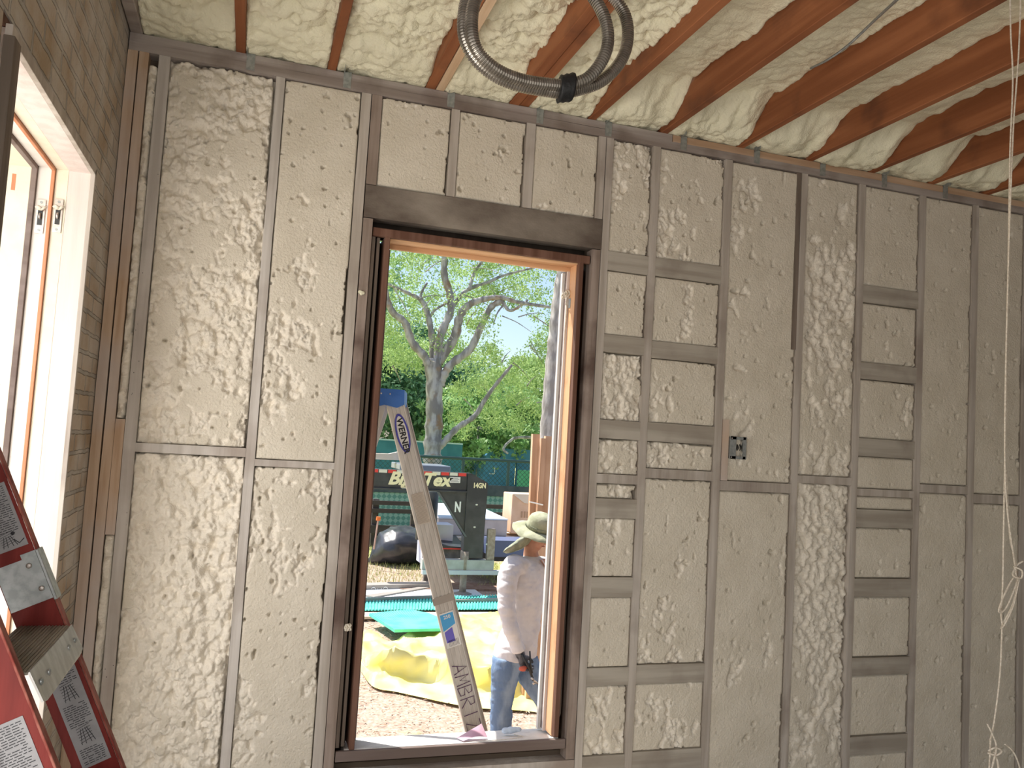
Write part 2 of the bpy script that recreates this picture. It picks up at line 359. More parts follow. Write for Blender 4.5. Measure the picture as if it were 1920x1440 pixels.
member('wall_stud', .439, .484, .315, 2.856, M['jack'], 'smoky brown stud carrying the left end of the header', 'stud', 'studs carrying the window header')
member('wall_stud', 1.606, 1.650, .315, 2.856, M['jack'], 'smoky brown stud carrying the right end of the header', 'stud', 'studs carrying the window header')
member('wall_stud', 2.822, 2.850, 2.45, T0, M['dark_stud'], 'short dark brown stud doubled against the upper part of a right-hand stud', 'stud', None)
member('nailing_strip', 2.409, 2.447, 1.712, 2.035, M['pine'], 'short fresh tan board beside the metal switch box', 'board', None, y0=-.004)
member('window_header', .439, 1.652, 2.860, 3.014, M['soot'], 'wide soot-darkened header board above the tall window', 'header', None, y0=-.003)
member('wall_sill_plate', .439, 1.652, .272, .311, M['stud_pale'], 'pale upper board of the pair under the window', 'board', None)
member('wall_sill_plate', .439, 1.652, .228, .268, M['stud_pale'], 'pale lower board of the pair under the window', 'board', None)
member('wall_top_plate', -.62, RX, T0, T0+.039, M['plate'], 'long dusty brown lower plate running along the top of the front wall', 'plate', None, y0=-.002, y1=.088)
member('wall_top_plate', -.62, 2.03, T0+.040, T1, M['plate'], 'dark left-hand upper plate under the ceiling joists', 'plate', None, y0=0, y1=.088)
member('wall_top_plate', 2.034, RX, T0+.040, T1, M['pine_h'], 'fresh tan right-hand upper plate under the ceiling joists', 'plate', None, y0=0, y1=.088)
member('wall_bottom_plate', -.62, RX, 0, .038, M['stud'], 'dusty plate along the floor under the front wall studs', 'plate', None)
member('wall_filler_strip', -.535, -.498, 1.361, 1.849, M['pine'], 'whitish pine strip filling the narrow corner gap between two foam lengths', 'board', None)
ordn = ['topmost', 'second from the top', 'third from the top', 'fourth from the top', 'fifth from the top', 'sixth from the top', 'seventh from the top', 'eighth from the top', 'lowest']
cols = [  # x0, x1, block heights (top first), name of the bay, roughness
 (-.450, .0, [(1.713, 1.752)], 'wide foam bay nearest the brick wall', .62),
 (.040, .390, [(1.676, 1.706)], 'tall foam bay just left of the tall window', .40),
 (1.694, 1.925, [(2.760, 2.858), (2.337, 2.427), (1.896, 1.990), (1.669, 1.715), (1.494, 1.592), (1.099, 1.198), (.663, .750), (.225, .321)], 'narrow bay just right of the window', .45),
 (1.966, 2.362, [(2.762, 2.858), (2.329, 2.418), (1.896, 1.993), (1.706, 1.755), (.665, .759), (.225, .328)], 'second bay right of the window', .40),
 (2.405, 2.853, [(1.659, 1.710)], 'bay holding the metal switch box', .38),
 (2.893, 3.252, [(1.718, 1.760)], 'fourth bay right of the window', .48),
 (3.292, 3.690, [(2.768, 2.866), (2.326, 2.421), (1.887, 1.988), (1.663, 1.703), (1.487, 1.587), (1.100, 1.200), (.667, .763), (.236, .334)], 'far right block-laddered bay', .32),
 (3.730, 4.092, [(1.698, 1.745)], 'bay between the block ladder and the white rope', .30),
 (4.132, 4.500, [(1.650, 1.703)], 'bay behind the hanging white rope', .30),
 (4.540, 4.92, [], 'last bay at the right edge', .3),
]
def foam_cell(x0, x1, z0, z1, rough, seed, name, label, group, step=.005, puff=False, parent=None):
    nx = max(6, int((x1-x0)/step)); nz = max(6, int((z1-z0)/step))
    X, Z = np.meshgrid(np.linspace(x0+.001, x1-.001, nx), np.linspace(z0+.001, z1-.001, nz))
    wx = X+.03*(fbm(X*9, Z*9, 3)-.5); wz = Z+.03*(fbm(X*9, Z*9, 13)-.5)
    big = .50*fbm(wx*3.4+seed*3.7, wz*2.0+seed*1.3, 21, 3)+.28*fbm(wx*11+seed, wz*7, 22, 3)+.22*fbm(wx*34+seed, wz*26, 24, 2)
    D1 = dome(wx/.055, wz/.070, seed); D2 = dome(wx/.027+5, wz/.032, seed+1); D3 = dome(X/.013, Z/.014, seed+2)
    L = D1*.030+D2*.021+(D3-.5)*.007+.006*(fbm(X*45, Z*45, 5)-.5)
    d = (rough-big)*.30-L+.031                                             # how far the sprayed skin lies behind the trimmed face
    d = np.where(d < 0, d*3, d)
    scr = .0030*(fbm((X+Z)*14, (X-Z)*95, 7, 3)-.5)+.0026*(fbm(X*24, Z*24, 8)-.5)+.0040*(fbm(X*4, Z*4, 9, 2)-.5)
    cutp = .005+scr
    pit = np.clip(fbm(X*38, Z*30, seed+31, 2)-.80, 0, 1)*.30
    dep = np.maximum(cutp, np.where(d < .02, d, .022+(d-.02)*.30-(L-.028)*.85))+pit
    cut = np.clip((cutp-d)*260+.5, 0, 1)
    if puff:
        dep = .022-.030*dome((X-x0)/.06+.2, Z/.055, seed)-.014*dome(X/.022, Z/.022, seed+1)+.5*((X-(x0+x1)/2)/(x1-x0))**2*.06; cut = cut*0+.1
    e = np.minimum(np.minimum(X-x0, x1-X), np.minimum(Z-z0, z1-Z))
    rx = np.minimum(x1-X, (z1-Z)*1.6)                                      # shrinkage cracks open mostly to the right and at the top
    ck = np.clip((fbm(X*3+seed, Z*4, 44+seed, 3)-.515)*60, 0, 1)
    wdt = .0028+.0022*fbm(X*60, Z*60, 45)
    dep = np.where(e < wdt, .03+0*dep, dep)
    dep = np.where((rx < .0085+.014*(fbm(X*50, Z*50, 46)-.4))*(ck > .5), .065, dep)
    r = np.clip(1-e/.02, 0, 1); dep = dep+r*r*.006*fbm(X*40, Z*40, 47)
    P = np.stack([X, np.clip(dep, -.03, .07), Z], -1)
    o = gridmesh(name, P, M['foam'], parent, cut)
    return tag(o, label, 'insulation', group) if parent is None else o
sd = 3
for ci, (x0, x1, bl, nm, rg) in enumerate(cols):
    zt = T0; cells = []
    for bi, (a, c) in enumerate(bl):
        cells.append((c, zt)); zt = a
        where = 'lone' if len(bl) == 1 else ordn[bi] if bi < len(bl)-1 else 'lowest'
        bm_ = M['stud_pale'] if ci < 2 else M['block'] if (c-a) > .06 else M['stud']
        member('wall_blocking', x0, x1, a, c, bm_, ('narrow ' if c-a < .06 else 'wide ')+'cross block, %s in the %s' % (where, nm), 'block', 'cross blocks between the wall studs', y0=.001, y1=.07)
        if ci == 2 and bi == 4: pass
    cells.append((.038, zt))
    for k, (a, c) in enumerate(cells):
        n = len(cells); where = '' if n == 1 else ('upper ' if k == 0 else 'lower ') if n == 2 else ''
        tail = '' if n <= 2 else ', '+('topmost' if k == 0 else 'lowest' if k == n-1 else ordn[k])
        if c-a < .01: continue
        sd += 5
        r = rg+random.uniform(-.045, .055)+(.035 if x0 < 3.2 else .055)
        if ci == 0: r = .58 if k == 0 else .63
        if ci == 1: r = .47 if k == 0 else .55
        st_ = .005 if x0 < 2.4 else .0075
        foam_cell(x0, x1, a, c, r, sd, 'spray_foam', where+'cream foam in the '+nm+tail, 'spray foam filling the wall bays', st_)
for k, (x0, x1, nm) in enumerate(((.487, .827, 'left'), (.868, 1.216, 'middle'), (1.262, 1.610, 'right'))):
    foam_cell(x0, x1, 3.018, T0, .40, 80+k*3, 'spray_foam', 'square spray foam piece above the window header, '+nm+' of three', 'spray foam above the window header')
foam_cell(-.537, -.496, 1.85, 3.40, .3, 95, 'spray_foam', 'thin puffy foam strip in the narrow corner gap, upper length', 'narrow corner foam', .005, True)
foam_cell(-.537, -.496, .05, 1.36, .3, 96, 'spray_foam', 'thin puffy foam strip in the narrow corner gap, lower length', 'narrow corner foam', .005, True)
# nail holes along the pale corner stud
b = B()
for k in range(34):
    x = random.choice((-.484, -.462))+random.uniform(-.006, .006); z = random.uniform(.5, 3.3); b.ball((x, .0005, z), .0022, (1, .4, 1.5), 1)
tag(b.build('nail_heads', M['darkmetal']), 'scattered black nail heads in the pale corner stud', 'nails', kind='stuff')

# switch box
t = thing('switch_box', 'small galvanized metal switch box beside the fresh tan board', 'electrical box', (2.50, 0, 1.84))
b = B(); x0, x1, z0, z1 = 2.452, 2.545, 1.832, 1.945
b.box(x0, x1, -.012, .05, z0, z0+.003); b.box(x0, x1, -.012, .05, z1-.003, z1); b.box(x0, x0+.003, -.012, .05, z0, z1); b.box(x1-.003, x1, -.012, .05, z0, z1); b.box(x0, x1, .047, .05, z0, z1)
b.build('box_shell', M['galv'], t)
b = B(); b.box(x0-.004, x0+.034, -.016, -.012, z0-.003, z1+.003); b.box(x1-.016, x1+.004, -.016, -.012, z0-.003, z1+.003); b.box(x0, x1, -.016, -.012, z1-.012, z1+.003); b.box(x0, x1, -.016, -.012, z0-.003, z0+.012)
b.build('mounting_flange', M['galv'], t)
b = B()
for k in range(7): b.tube(bez([(x0+.045+k*.005, .04, z0+.01), (x0+.04+random.random()*.035, -.002, (z0+z1)/2), (x0+.045+random.random()*.03, .03, z1-.01)], 5), .0022, 5)
b.build('folded_wires', M['darkmetal'], t)
for xx, zz in ((x0+.008, z0+.006), (x0+.008, z1-.006)): b = B(); b.ball((xx, -.017, zz), .004, (1, .5, 1), 1); b.build('screw', M['steel'], t)

# galvanized straps on the plate
sx = [-.134, .300, .800, 1.262, 1.640, 2.080, 2.535, 2.970, 3.400, 3.850]
for k, x in enumerate(sx):
    b = B(); b.box(x, x+.036, -.0045, -.002, T0+.005, T1+.004); b.box(x, x+.002, -.06, -.002, T1-.01, T1+.05); b.box(x, x+.03, -.0045, .03, T1+.002, T1+.004)
    for q in (T0+.02, T0+.05): b.ball((x+.018, -.005, q), .003, (1, .5, 1), 1)
    tag(b.build('joist_tie', M['galv']), 'small galvanized tie strap on the wall plate, %s from the brick wall' % ['first', 'second', 'third', 'fourth', 'fifth', 'sixth', 'seventh', 'eighth', 'ninth', 'tenth'][k], 'tie strap', 'galvanized tie straps along the plate')

# ---------------------------------------------------------------- ceiling joists and foam
JB = T1; JT = 3.76
jo = [(-.182, -.140), (.224, .264), (.690, .738), (1.118, 1.220), (1.545, 1.586), (1.962, 2.003), (2.428, 2.470), (2.880, 2.920), (3.310, 3.350), (3.745, 3.785), (4.17, 4.21), (4.6, 4.64), (5.03, 5.07), (5.46, 5.5), (5.9, 5.94), (6.35, 6.39)]
nth = ['first', 'second', 'third', 'fourth', 'fifth', 'sixth', 'seventh', 'eighth', 'ninth', 'tenth', 'eleventh', 'twelfth', 'thirteenth', 'fourteenth', 'fifteenth', 'sixteenth']
for k, (x0, x1) in enumerate(jo):
    b = B()
    if k == 3: b.box(x0, (x0+x1)/2-.001, BY, .08, JB, JT, .002); b.box((x0+x1)/2+.003, x1, BY, .08, JB+.004, JT, .002)
    else: b.box(x0, x1, BY, .08, JB, JT, .003)
    tag(b.build('ceiling_joist', M['joist']), ('doubled ' if k == 3 else '')+'orange-brown ceiling joist, %s from the brick wall' % nth[k], 'joist', 'ceiling joists')
b = B(); b.box(.742, .782, -1.6, .08, JB+.001, JT, .002); tag(b.build('sister_joist', M['pine_y']), 'pale fresh pine board fastened along the third joist behind the steel conduit', 'board')
b = B(); b.box(-.62, -.57, -2.6, .08, JB+.001, JT, .003); tag(b.build('wall_ledger', M['plate']), 'dusty brown joist lying against the top of the brick wall', 'joist')
edges = [(-.57, -.182)]+[(jo[k][1], jo[k+1][0]) for k in range(len(jo)-1)]+[(jo[-1][1], RX)]
edges[3] = (.782, 1.118)
for k, (x0, x1) in enumerate(edges):
    st_ = .0075 if x0 < 2.4 else .014
    Y0 = -2.3 if x0 < 1 else -3.2
    nx = int((x1-x0)/st_)+2; ny = int(-Y0/st_)+6
    X, Y = np.meshgrid(np.linspace(x0+.001, x1-.001, nx), np.linspace(Y0, .055, ny))
    wx = X+.05*(fbm(X*7, Y*7, 3)-.5); wy = Y+.05*(fbm(X*7, Y*7, 13)-.5)
    lev = 3.65 if k < 3 else 3.68 if k < 5 else 3.715
    near = np.clip((Y+(.25 if k < 5 else .24)+.16*fbm(X*9, Y*3, 70+k))/.24, 0, 1); near = near*near*(3-2*near)
    amp = 1.0 if k < 5 else .35+.65*near
    z = lev-.045*(fbm(X*4, Y*4, 60+k, 3)-.5)*2*amp
    L = dome(wx/.10, wy/.085, 61+k)*.040+dome(wx/.046, wy/.040, 62+k)*.030+dome(wx/.021, wy/.020, 63+k)*.011+.006*fbm(X*40, Y*40, 64)
    z = z-L*amp
    endz = JB+.028-.035*fbm(X*6, Y*0+k, 71, 2)
    z = z*(1-near)+(endz-L*.55+.030)*near
    over = np.clip((Y+.012)/.06, 0, 1); z = z+over*.0                      # curls back up over the plate
    e = np.minimum(X-x0, x1-X); fil = np.clip(1-e/.05, 0, 1); z = z-fil**2*.035*(fbm(X*5, Y*6, 72+k)-.2)*(1-near)
    z = z+np.clip(1-e/.012, 0, 1)**2*.012
    z = np.minimum(z, 3.755); z = np.maximum(z, JB-.045)
    z = np.where((Y > -.012)*(z < T1+.003), T1+.003, z)
    P = np.stack([X, Y-.004, z], -1)
    o = gridmesh('ceiling_foam', P[:, ::-1].copy(), M['foam_top'], None, np.clip(fbm(X*5, Y*5, 90)*1.6-.6, 0, 1))
    tag(o, 'lumpy pale yellow ceiling foam, '+('between the brick wall and the first joist' if k == 0 else 'between the %s and %s joists from the brick wall' % (nth[k-1], nth[k]) if k < len(jo) else 'past the last joist'), 'insulation', 'lumpy spray foam between the ceiling joists')
b = B(); b.tube(bez([at(1690, -8, -1.6)+Vector((0, 0, 0)), flat(1640, 38, 3.62), flat(1590, 85, 3.61), flat(1552, 112, 3.60), flat(1520, 128, 3.64)], 8), .0055, 8)
tag(b.build('armored_cable', M['galv'], None, True), 'thin grey cable running between two joists at the upper right', 'cable')

# ---------------------------------------------------------------- window in the front wall
wf = bpy.data.objects.new('window_1', None); col.objects.link(wf); wf.location = (1.05, 0, WZ0); WO[wf.name] = (1.05, 0, WZ0); struct(wf)
IX0, IX1 = .573, 1.543; HZ0 = 2.785
b = B(); b.box(.489, 1.600, .010, .035, 2.780, 2.820, .002); b.build('head_casing', M['oldframe'], wf)
b = B(); b.box(.548, .573, .010, .16, .415, 2.782, .002); b.build('side_casing', M['oldframe'], wf)
b = B(); b.box(1.543, 1.567, .012, .05, .42, 2.782, .002); b.build('side_casing', M['oldframe'], wf)
b = B(); b.box(.573, 1.543, .035, .13, 2.775, 2.795, .001); b.build('head_board', M['orange_h'], wf)
b = B(); b.box(.573, 1.543, .131, .150, 2.755, 2.795, .002); b.box(.573, 1.543, .158, .20, 2.765, 2.795, .002); b.build('head_stop', M['orange_h'], wf)
b = B(); b.box(1.541, 1.562, .050, .132, .415, 2.776, .001); b.build('jamb_board', M['orange'], wf)
b = B(); b.box(1.528, 1.562, .134, .147, .41, 2.756, .001); b.build('parting_bead', M['pinkwood'], wf)
b = B(); b.box(1.536, 1.562, .149, .19, .41, 2.77, .001); b.build('outer_track', M['frame_low'], wf)
b = B(); b.box(1.522, 1.562, .191, .215, .40, 2.756, .001); b.build('outer_stop', M['whitepaint'], wf)
b = B(); b.box(.545, .600, .165, .215, .40, 2.756, .001); b.build('outer_stop', M['frame_low'], wf)
b = B(); b.box(.489, .506, .03, .16, .42, 2.78, .001); b.box(.516, .530, .045, .16, .42, 2.78); b.build('weight_pocket', M['dark_stud'], wf)
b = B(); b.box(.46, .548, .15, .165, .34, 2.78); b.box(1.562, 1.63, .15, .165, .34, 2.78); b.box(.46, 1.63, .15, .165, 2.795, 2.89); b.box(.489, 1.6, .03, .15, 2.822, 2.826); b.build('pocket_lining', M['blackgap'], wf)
b = B(); b.box(.489, 1.602, .004, .022, .366, .412, .002); b.build('stool_board', M['frame_low'], wf)
def sillz(y): return .413-.03*max(0, y)/.2
b = B(); b.prism([(.53, .022, .366), (.53, .24, .345), (.53, .24, .385), (.53, .022, .414)], (1.04, 0, 0)); b.build('sill_board', M['whitepaint'], wf)
# sash weight tube hanging in the right pocket
b = B(); b.tube([(1.585, .07, .50), (1.585, .07, .515), (1.585, .07, 1.4)], [.006, .011, .011], 10); b.build('sash_weight', M['dark_stud'], wf, True)
def knot(c, r, m, parent, n=5, name='cord_knot', sc=.5):
    b = B(); pts = []
    for k in range(26):
        a = k*1.1; pts.append(Vector(c)+Vector((math.cos(a)*r*(.6+.4*math.sin(k*2.3)), math.sin(k*1.7)*r*.5, math.sin(a*1.3)*r)))
    b.tube(bez(pts, 3), r*.28, 6)
    return b.build(name, m, parent, True)
M['cord'] = mat('dirty_cotton_cord', (.62, .56, .46), (.72, .66, .55), 90, (1, 1, 1), .9)
knot((1.532, .125, 2.635), .017, M['cord'], wf); knot((1.529, .17, 2.63), .013, M['cord'], wf)
b = B(); b.tube(bez([(1.53, .125, 2.63), (1.522, .12, 2.58), (1.532, .13, 2.55), (1.53, .14, 2.3)], 6), .003, 6); b.build('sash_cord', M['cord'], wf, True)
b = B(); b.box(1.5385, 1.541, .10, .128, 2.56, 2.61, .001); b.build('pulley_plate', M['galv'], wf)
k0 = at(652, 1176, .0); knot((k0.x, -.004, k0.z), .014, M['cord'], wf)
def crumb(c, r): 
    b = B(); b.ball(c, r, (1.3, .5, .9), 2)
    for v in b.bm.verts: v.co += Vector([random.uniform(-r, r)*.35 for _ in range(3)])
    return b
p = at(677, 549, 0); tag(crumb((p.x, -.006, p.z), .012).build('foam_crumb', M['foam_top'], None, True), 'small foam crumb stuck to the stud left of the window', 'foam crumb')
# litter on the sill
p0 = flat(870, 1389, .415); p1 = flat(903, 1372, .402)
b = B(); n = 14
for k in range(n):
    pass
A = np.zeros((5, n, 3))
for j in range(5):
    for k in range(n):
        u = k/(n-1); v = j/4
        A[j, k] = (.0+1.09+u*.13-.02*v, .035+v*.05+u*.03, .4175+.05*u*u*(v)+.012*math.sin(u*3.1))
tag(gridmesh('paper_scrap', A, mat('mauve_paper', (.55, .33, .42), (.62, .42, .5), 20, rough=.8)), 'curled mauve paper scrap on the window sill at the foot of the aluminium ladder', 'paper')
b = B(); b.tube(bez([(1.17, .03, .416), (1.30, .035, .4155), (1.40, .06, .414), (1.37, .11, .409)], 8), .0016, 5); tag(b.build('cord_loop', M['cord'], None, True), 'thin pale cord curved across the bright window sill', 'cord')
b = B(); 
for c_, r_ in (((1.33, .125, .424), .020), ((1.355, .12, .427), .022), ((1.375, .115, .430), .018), ((1.392, .11, .432), .015)): b.ball(c_, r_, (1.1, .9, .8), 2)
tag(link('rag', remesh(b, .004), mat('pale_blue_cloth', (.42, .5, .62), (.5, .58, .68), 30), None, True), 'small crumpled pale blue rag on the window sill', 'rag')

# ---------------------------------------------------------------- window in the left wall
wl = bpy.data.objects.new('window_2', None); col.objects.link(wl); wl.location = (-.72, -1.05, LZ0); WO[wl.name] = (-.72, -1.05, LZ0); struct(wl)
FY1, FY0, FZ = -.504, -1.585, 2.745          # inner faces of far jamb, near jamb and head
def around(name, xa, xb, proud, m, m_h=None, thick=.03):
    """one strip of the frame's depth: far jamb, head and near jamb"""
    b = B(); b.box(xa, xb, FY1-proud, FY1+thick, LZ0, FZ+thick, .0008); b.build(name, m, wl)
    b = B(); b.box(xa, xb, FY0-thick, FY0+proud, LZ0, FZ+thick, .0008); b.build(name, m, wl)
    b = B(); b.box(xa, xb, FY0+proud, FY1-proud, FZ-proud, FZ+thick, .0008); b.build(name, m_h or m, wl)
around('extension_board', -.696, -.624, 0, M['pinkwood'])
around('inner_track', -.739, -.697, -.002, M['cream'])
around('parting_bead', -.751, -.740, .010, M['parting'])
around('outer_track', -.797, -.752, -.002, M['whitepaint'])
around('blind_stop', -.815, -.798, .012, M['frame_low'])
around('outer_casing', -.93, -.816, .008, M['cream'])
around('casing_bead', -.95, -.905, .020, M['cream'])
b = B(); b.box(-.625, -.609, FY1-.002, FY1+.016, LZ0, FZ+.02, .001); b.build('edge_trim', M['stud'], wl)
b = B(); b.box(-.625, -.609, FY0-.05, FY1+.016, FZ, FZ+.032, .001); b.build('edge_trim', M['stud'], wl)
b = B(); b.box(-.625, -.600, FY0-.06, FY0-.004, LZ0, FZ, .001); b.build('edge_trim', M['dark_stud'], wl)  # darker wood than the other trims, painting the shade on this edge
b = B(); b.box(-.70, -.63, FY1+.031, LY1+.02, LZ0, LZ1+.02); b.box(-.70, -.63, LY0, LY1, FZ+.032, LZ1+.02); b.build('gap_lining', M['oldframe'], wl)
b = B(); b.box(-.95, -.60, FY0, FY1, LZ0-.03, LZ0+.01); b.build('sill_board', M['whitepaint'], wl)
b = B()
for y in (-.62, -.86, -1.12, -1.38): b.box(-.66, -.628, y, y+.025, FZ+.03, LZ1+.01)
b.build('shim_block', M['stud'], wl)
for (xc, zc) in ((-.7185, 2.573), (-.775, 2.563)):
    b = B(); b.box(xc-.014, xc+.014, FY1-.0015-.002, FY1-.0005, zc-.062, zc+.062); pl = b
    pu = pl.build('pulley_plate', M['steel'], wl)
    b = B(); b.box(xc-.008, xc+.008, FY1-.0045, FY1-.0035, zc-.032, zc+.03); b.build('pulley_slot', M['darkmetal'], pu)
    b = B(); b.tube([(xc-.003, FY1-.006, zc), (xc+.003, FY1-.006, zc)], .012, 14); b.build('pulley_wheel', M['steel'], pu, True)
    for s_ in (-.05, .052): b = B(); b.tube([(xc, FY1-.005, zc+s_), (xc, FY1-.003, zc+s_)], .005, 10); b.build('screw', M['galv'], pu)
    b = B(); pts = [(xc-.016, FY1-.008, zc+.03), (xc-.006, FY1-.014, zc+.034), (xc+.002, FY1-.010, zc+.024), (xc+.012, FY1-.014, zc+.031), (xc+.017, FY1-.008, zc+.036)]
    b.tube(bez(pts, 5), .0045, 7); b.ball((xc-.003, FY1-.011, zc+.028), .008, (1.2, 1, 1), 2); b.build('cord_knot', M['cord'], pu, True)
b = B(); b.box(-.875, -.862, FY1-.0085, FY1-.0075, 2.645, 2.705); b.build('mortise', M['parting'], wl)

# ---------------------------------------------------------------- red fibreglass stepladder, folded, leaning on the left wall
M['red'] = mat('red_fibreglass', (.15, .012, .008), (.20, .020, .014), 40, (1, 1, .1), .55, .08, 200)
M['redflange'] = mat('scuffed_red_fibreglass', (.22, .04, .03), (.34, .12, .09), 60, (1, 1, .3), .7, .1, 200)
M['alu'] = mat('dull_aluminium', (.44, .43, .41), (.56, .55, .53), 40, (1, 1, .2), .5, .05, 200, metal=.55)
M['tread'] = mat('dirty_ribbed_tread', (.22, .20, .16), (.34, .31, .26), 60, (1, .1, 1), .6, 0, metal=.3)
M['sticker'] = mat('white_sticker', (.29, .285, .29), (.33, .325, .33), 30, rough=.5)
M['ink'] = mat('black_ink', (.03, .03, .035), None, rough=.6)
lad = thing('red_stepladder', 'red fibreglass stepladder with aluminium steps leaning folded by the left window', 'ladder', (.25, -2.16, 0))
SL = .4443; th = math.atan(SL); LD = Vector((-math.sin(th), 0, math.cos(th))); LN = Vector((math.cos(th), 0, math.sin(th)))   # along, forward normal
def lp(s, n, y): return Vector((.331, y, 0))+LD*s+LN*n                # s along rail from the floor, n forward of flange face
def lbox(b, s0, s1, n0, n1, y0, y1, bev=0):
    R = Matrix((LD, Vector((0, 1, 0)), -LN)).transposed()
    c = lp((s0+s1)/2, (n0+n1)/2, (y0+y1)/2); b.obox(c, (abs(s1-s0), abs(y1-y0), abs(n1-n0)), R, bev)
LEN = 2.06; YF, YN = -2.0, -2.33; WD = .082
for yy, dr in ((YF, -1), (YN, 1)):
    b = B(); lbox(b, .02, LEN, -WD, -.0045, yy-.002, yy+.002); r_ = b.build('front_rail', M['red'], lad)
    b = B(); lbox(b, .02, LEN, -.004, 0, yy, yy+dr*-.022, .0008); lbox(b, .02, LEN, -WD, -WD+.004, yy, yy+dr*-.022, .0008); b.build('rail_flange', M['redflange'], r_)
    b = B(); lbox(b, 0, .06, -WD-.002, .003, yy-.008, yy+.028 if dr < 0 else yy+.008); b.build('rubber_foot', M['ink'], r_)
for yy in (YF-.03, YN+.03):
    b = B(); lbox(b, .03, 1.96, -WD-.055, -WD-.012, yy-.012, yy+.012, .001); b.build('rear_rail', M['red'], lad)
def zs(Z): return Z/LD.z                                                # rail length at a given height
for k, s_ in enumerate((.33, .64, .95, 1.262, 1.573)):
    b = B(); wd = .10
    top = lp(s_, 0, 0)
    x1_ = top.x+.004; z_ = top.z
    b.box(x1_-wd+.012, x1_, YN+.003, YF-.003, z_-.004, z_)
    for q in range(14): b.box(x1_-wd+.016+q*.006, x1_-wd+.0185+q*.006, YN+.004, YF-.004, z_, z_+.0016)
    st_ = b.build('step', M['tread'], lad)
    b = B()
    b.prism([(x1_+.004, YN+.0, z_+.002), (x1_+.004, YF-.0, z_+.002), (x1_+.028, YF-.0, z_-.045), (x1_+.028, YF-.03, z_-.052), (x1_+.028, YN+.03, z_-.052), (x1_+.028, YN, z_-.045)], (-.003, 0, -.0015)); b.build('step_lip', M['alu'], st_)
    for yy in (YF-.03, YF-.085, YN+.03, YN+.085):
        b = B(); b.ball((x1_+.0165, yy, z_-.022), .0075, (.5, 1.0, .8), 2); b.build('rivet', M['galv'], st_)
    if k != 4:
        for yy, dr in ((YF, -1), (YN, 1)):
            b = B(); b.tube([(x1_-.02, yy+dr*.10, z_-.012), (x1_+.02, yy+dr*.006, z_-.135)], .0055, 8); b.tube([(x1_-.075, yy+dr*.09, z_-.012), (x1_-.035, yy+dr*.006, z_-.13)], .0055, 8); b.build('knee_brace', M['alu'], lad, True)
# galvanized bracket above the visible step
sB = zs(1.545)
b = B(); lbox(b, sB-.055, sB+.035, -WD+.002, -.004, YF-.0045, YF-.002); lbox(b, sB-.060, sB+.045, -.002, .004, YF-.012, YF+.026, .001); lbox(b, sB-.055, sB+.045, -.030, .003, YF-.006, YF-.002); b.build('hinge_bracket', M['galv'], lad)
for q in ((sB+.02, -.022), (sB-.03, -.016)):
    b = B(); b.ball(lp(q[0], q[1], YF-.0075), .0055, (1, .6, 1), 2); b.build('rivet', M['steel'], lad)
b = B(); b.box(-.63+.02, -.47, YN-.02, YF+.02, lp(LEN, 0, 0).z-.01, lp(LEN, 0, 0).z+.025, .004); b.build('top_cap', M['red'], lad)
def sticker(name, s0, s1, n0, n1, y, rows, fig):
    b = B(); lbox(b, s0, s1, n0, n1, y-.0006, y); o = b.build(name, M['sticker'], lad); b = B(); y2 = y-.0009
    rr = random.Random(int(s0*100))
    s = s1-.006
    while s > s0+.006:
        if any(a < s < c for a, c in fig):
            s -= .004; continue
        n = n0+.006
        while n < n1-.008:
            L = rr.uniform(.004, .012)
            if rr.random() > .12: lbox(b, s-.0013, s, n, min(n+L, n1-.005), y2-.0002, y2)
            n += L+.002
        s -= .0042
    for a, c in fig:                                              # line drawings of the ladder
        m = (n0+n1)/2
        for dn in (-.012, -.004, .006, .013): b.tube([lp(a+.006, m+dn, y2), lp(c-.008, m+dn*.45, y2)], .0006, 4)
        for q in range(6): b.tube([lp(a+.01+q*(c-a)/8, m-.013, y2), lp(a+.014+q*(c-a)/8, m+.012, y2)], .0005, 4)
    b.build('printed_lines', M['ink'], o)
    return o
s0 = zs(1.185); sticker('warning_sticker', s0, s0+.215, -WD+.017, -.012, YF-.003, 0, [(s0+.04, s0+.085), (s0+.13, s0+.175)])
s1 = zs(1.60); o = sticker('warning_sticker', s1, s1+.13, -WD+.012, -.010, YF-.003, 0, [(s1, s1+.035)])
b = B(); b.ball(lp(s1+.030, -.028, YF-.005), .0042, (1, .3, 1), 1); b.tube([lp(s1+.018, -.030, YF-.0045), lp(s1+.008, -.023, YF-.0045), lp(s1+.014, -.013, YF-.0045)], .0009, 4); b.build('printed_arrow', M['ink'], o)
s2 = zs(.98); sticker('warning_sticker', s2, s2+.44, -WD+.002, -.022, YN-.003, 0, [(s2+.20, s2+.25)])

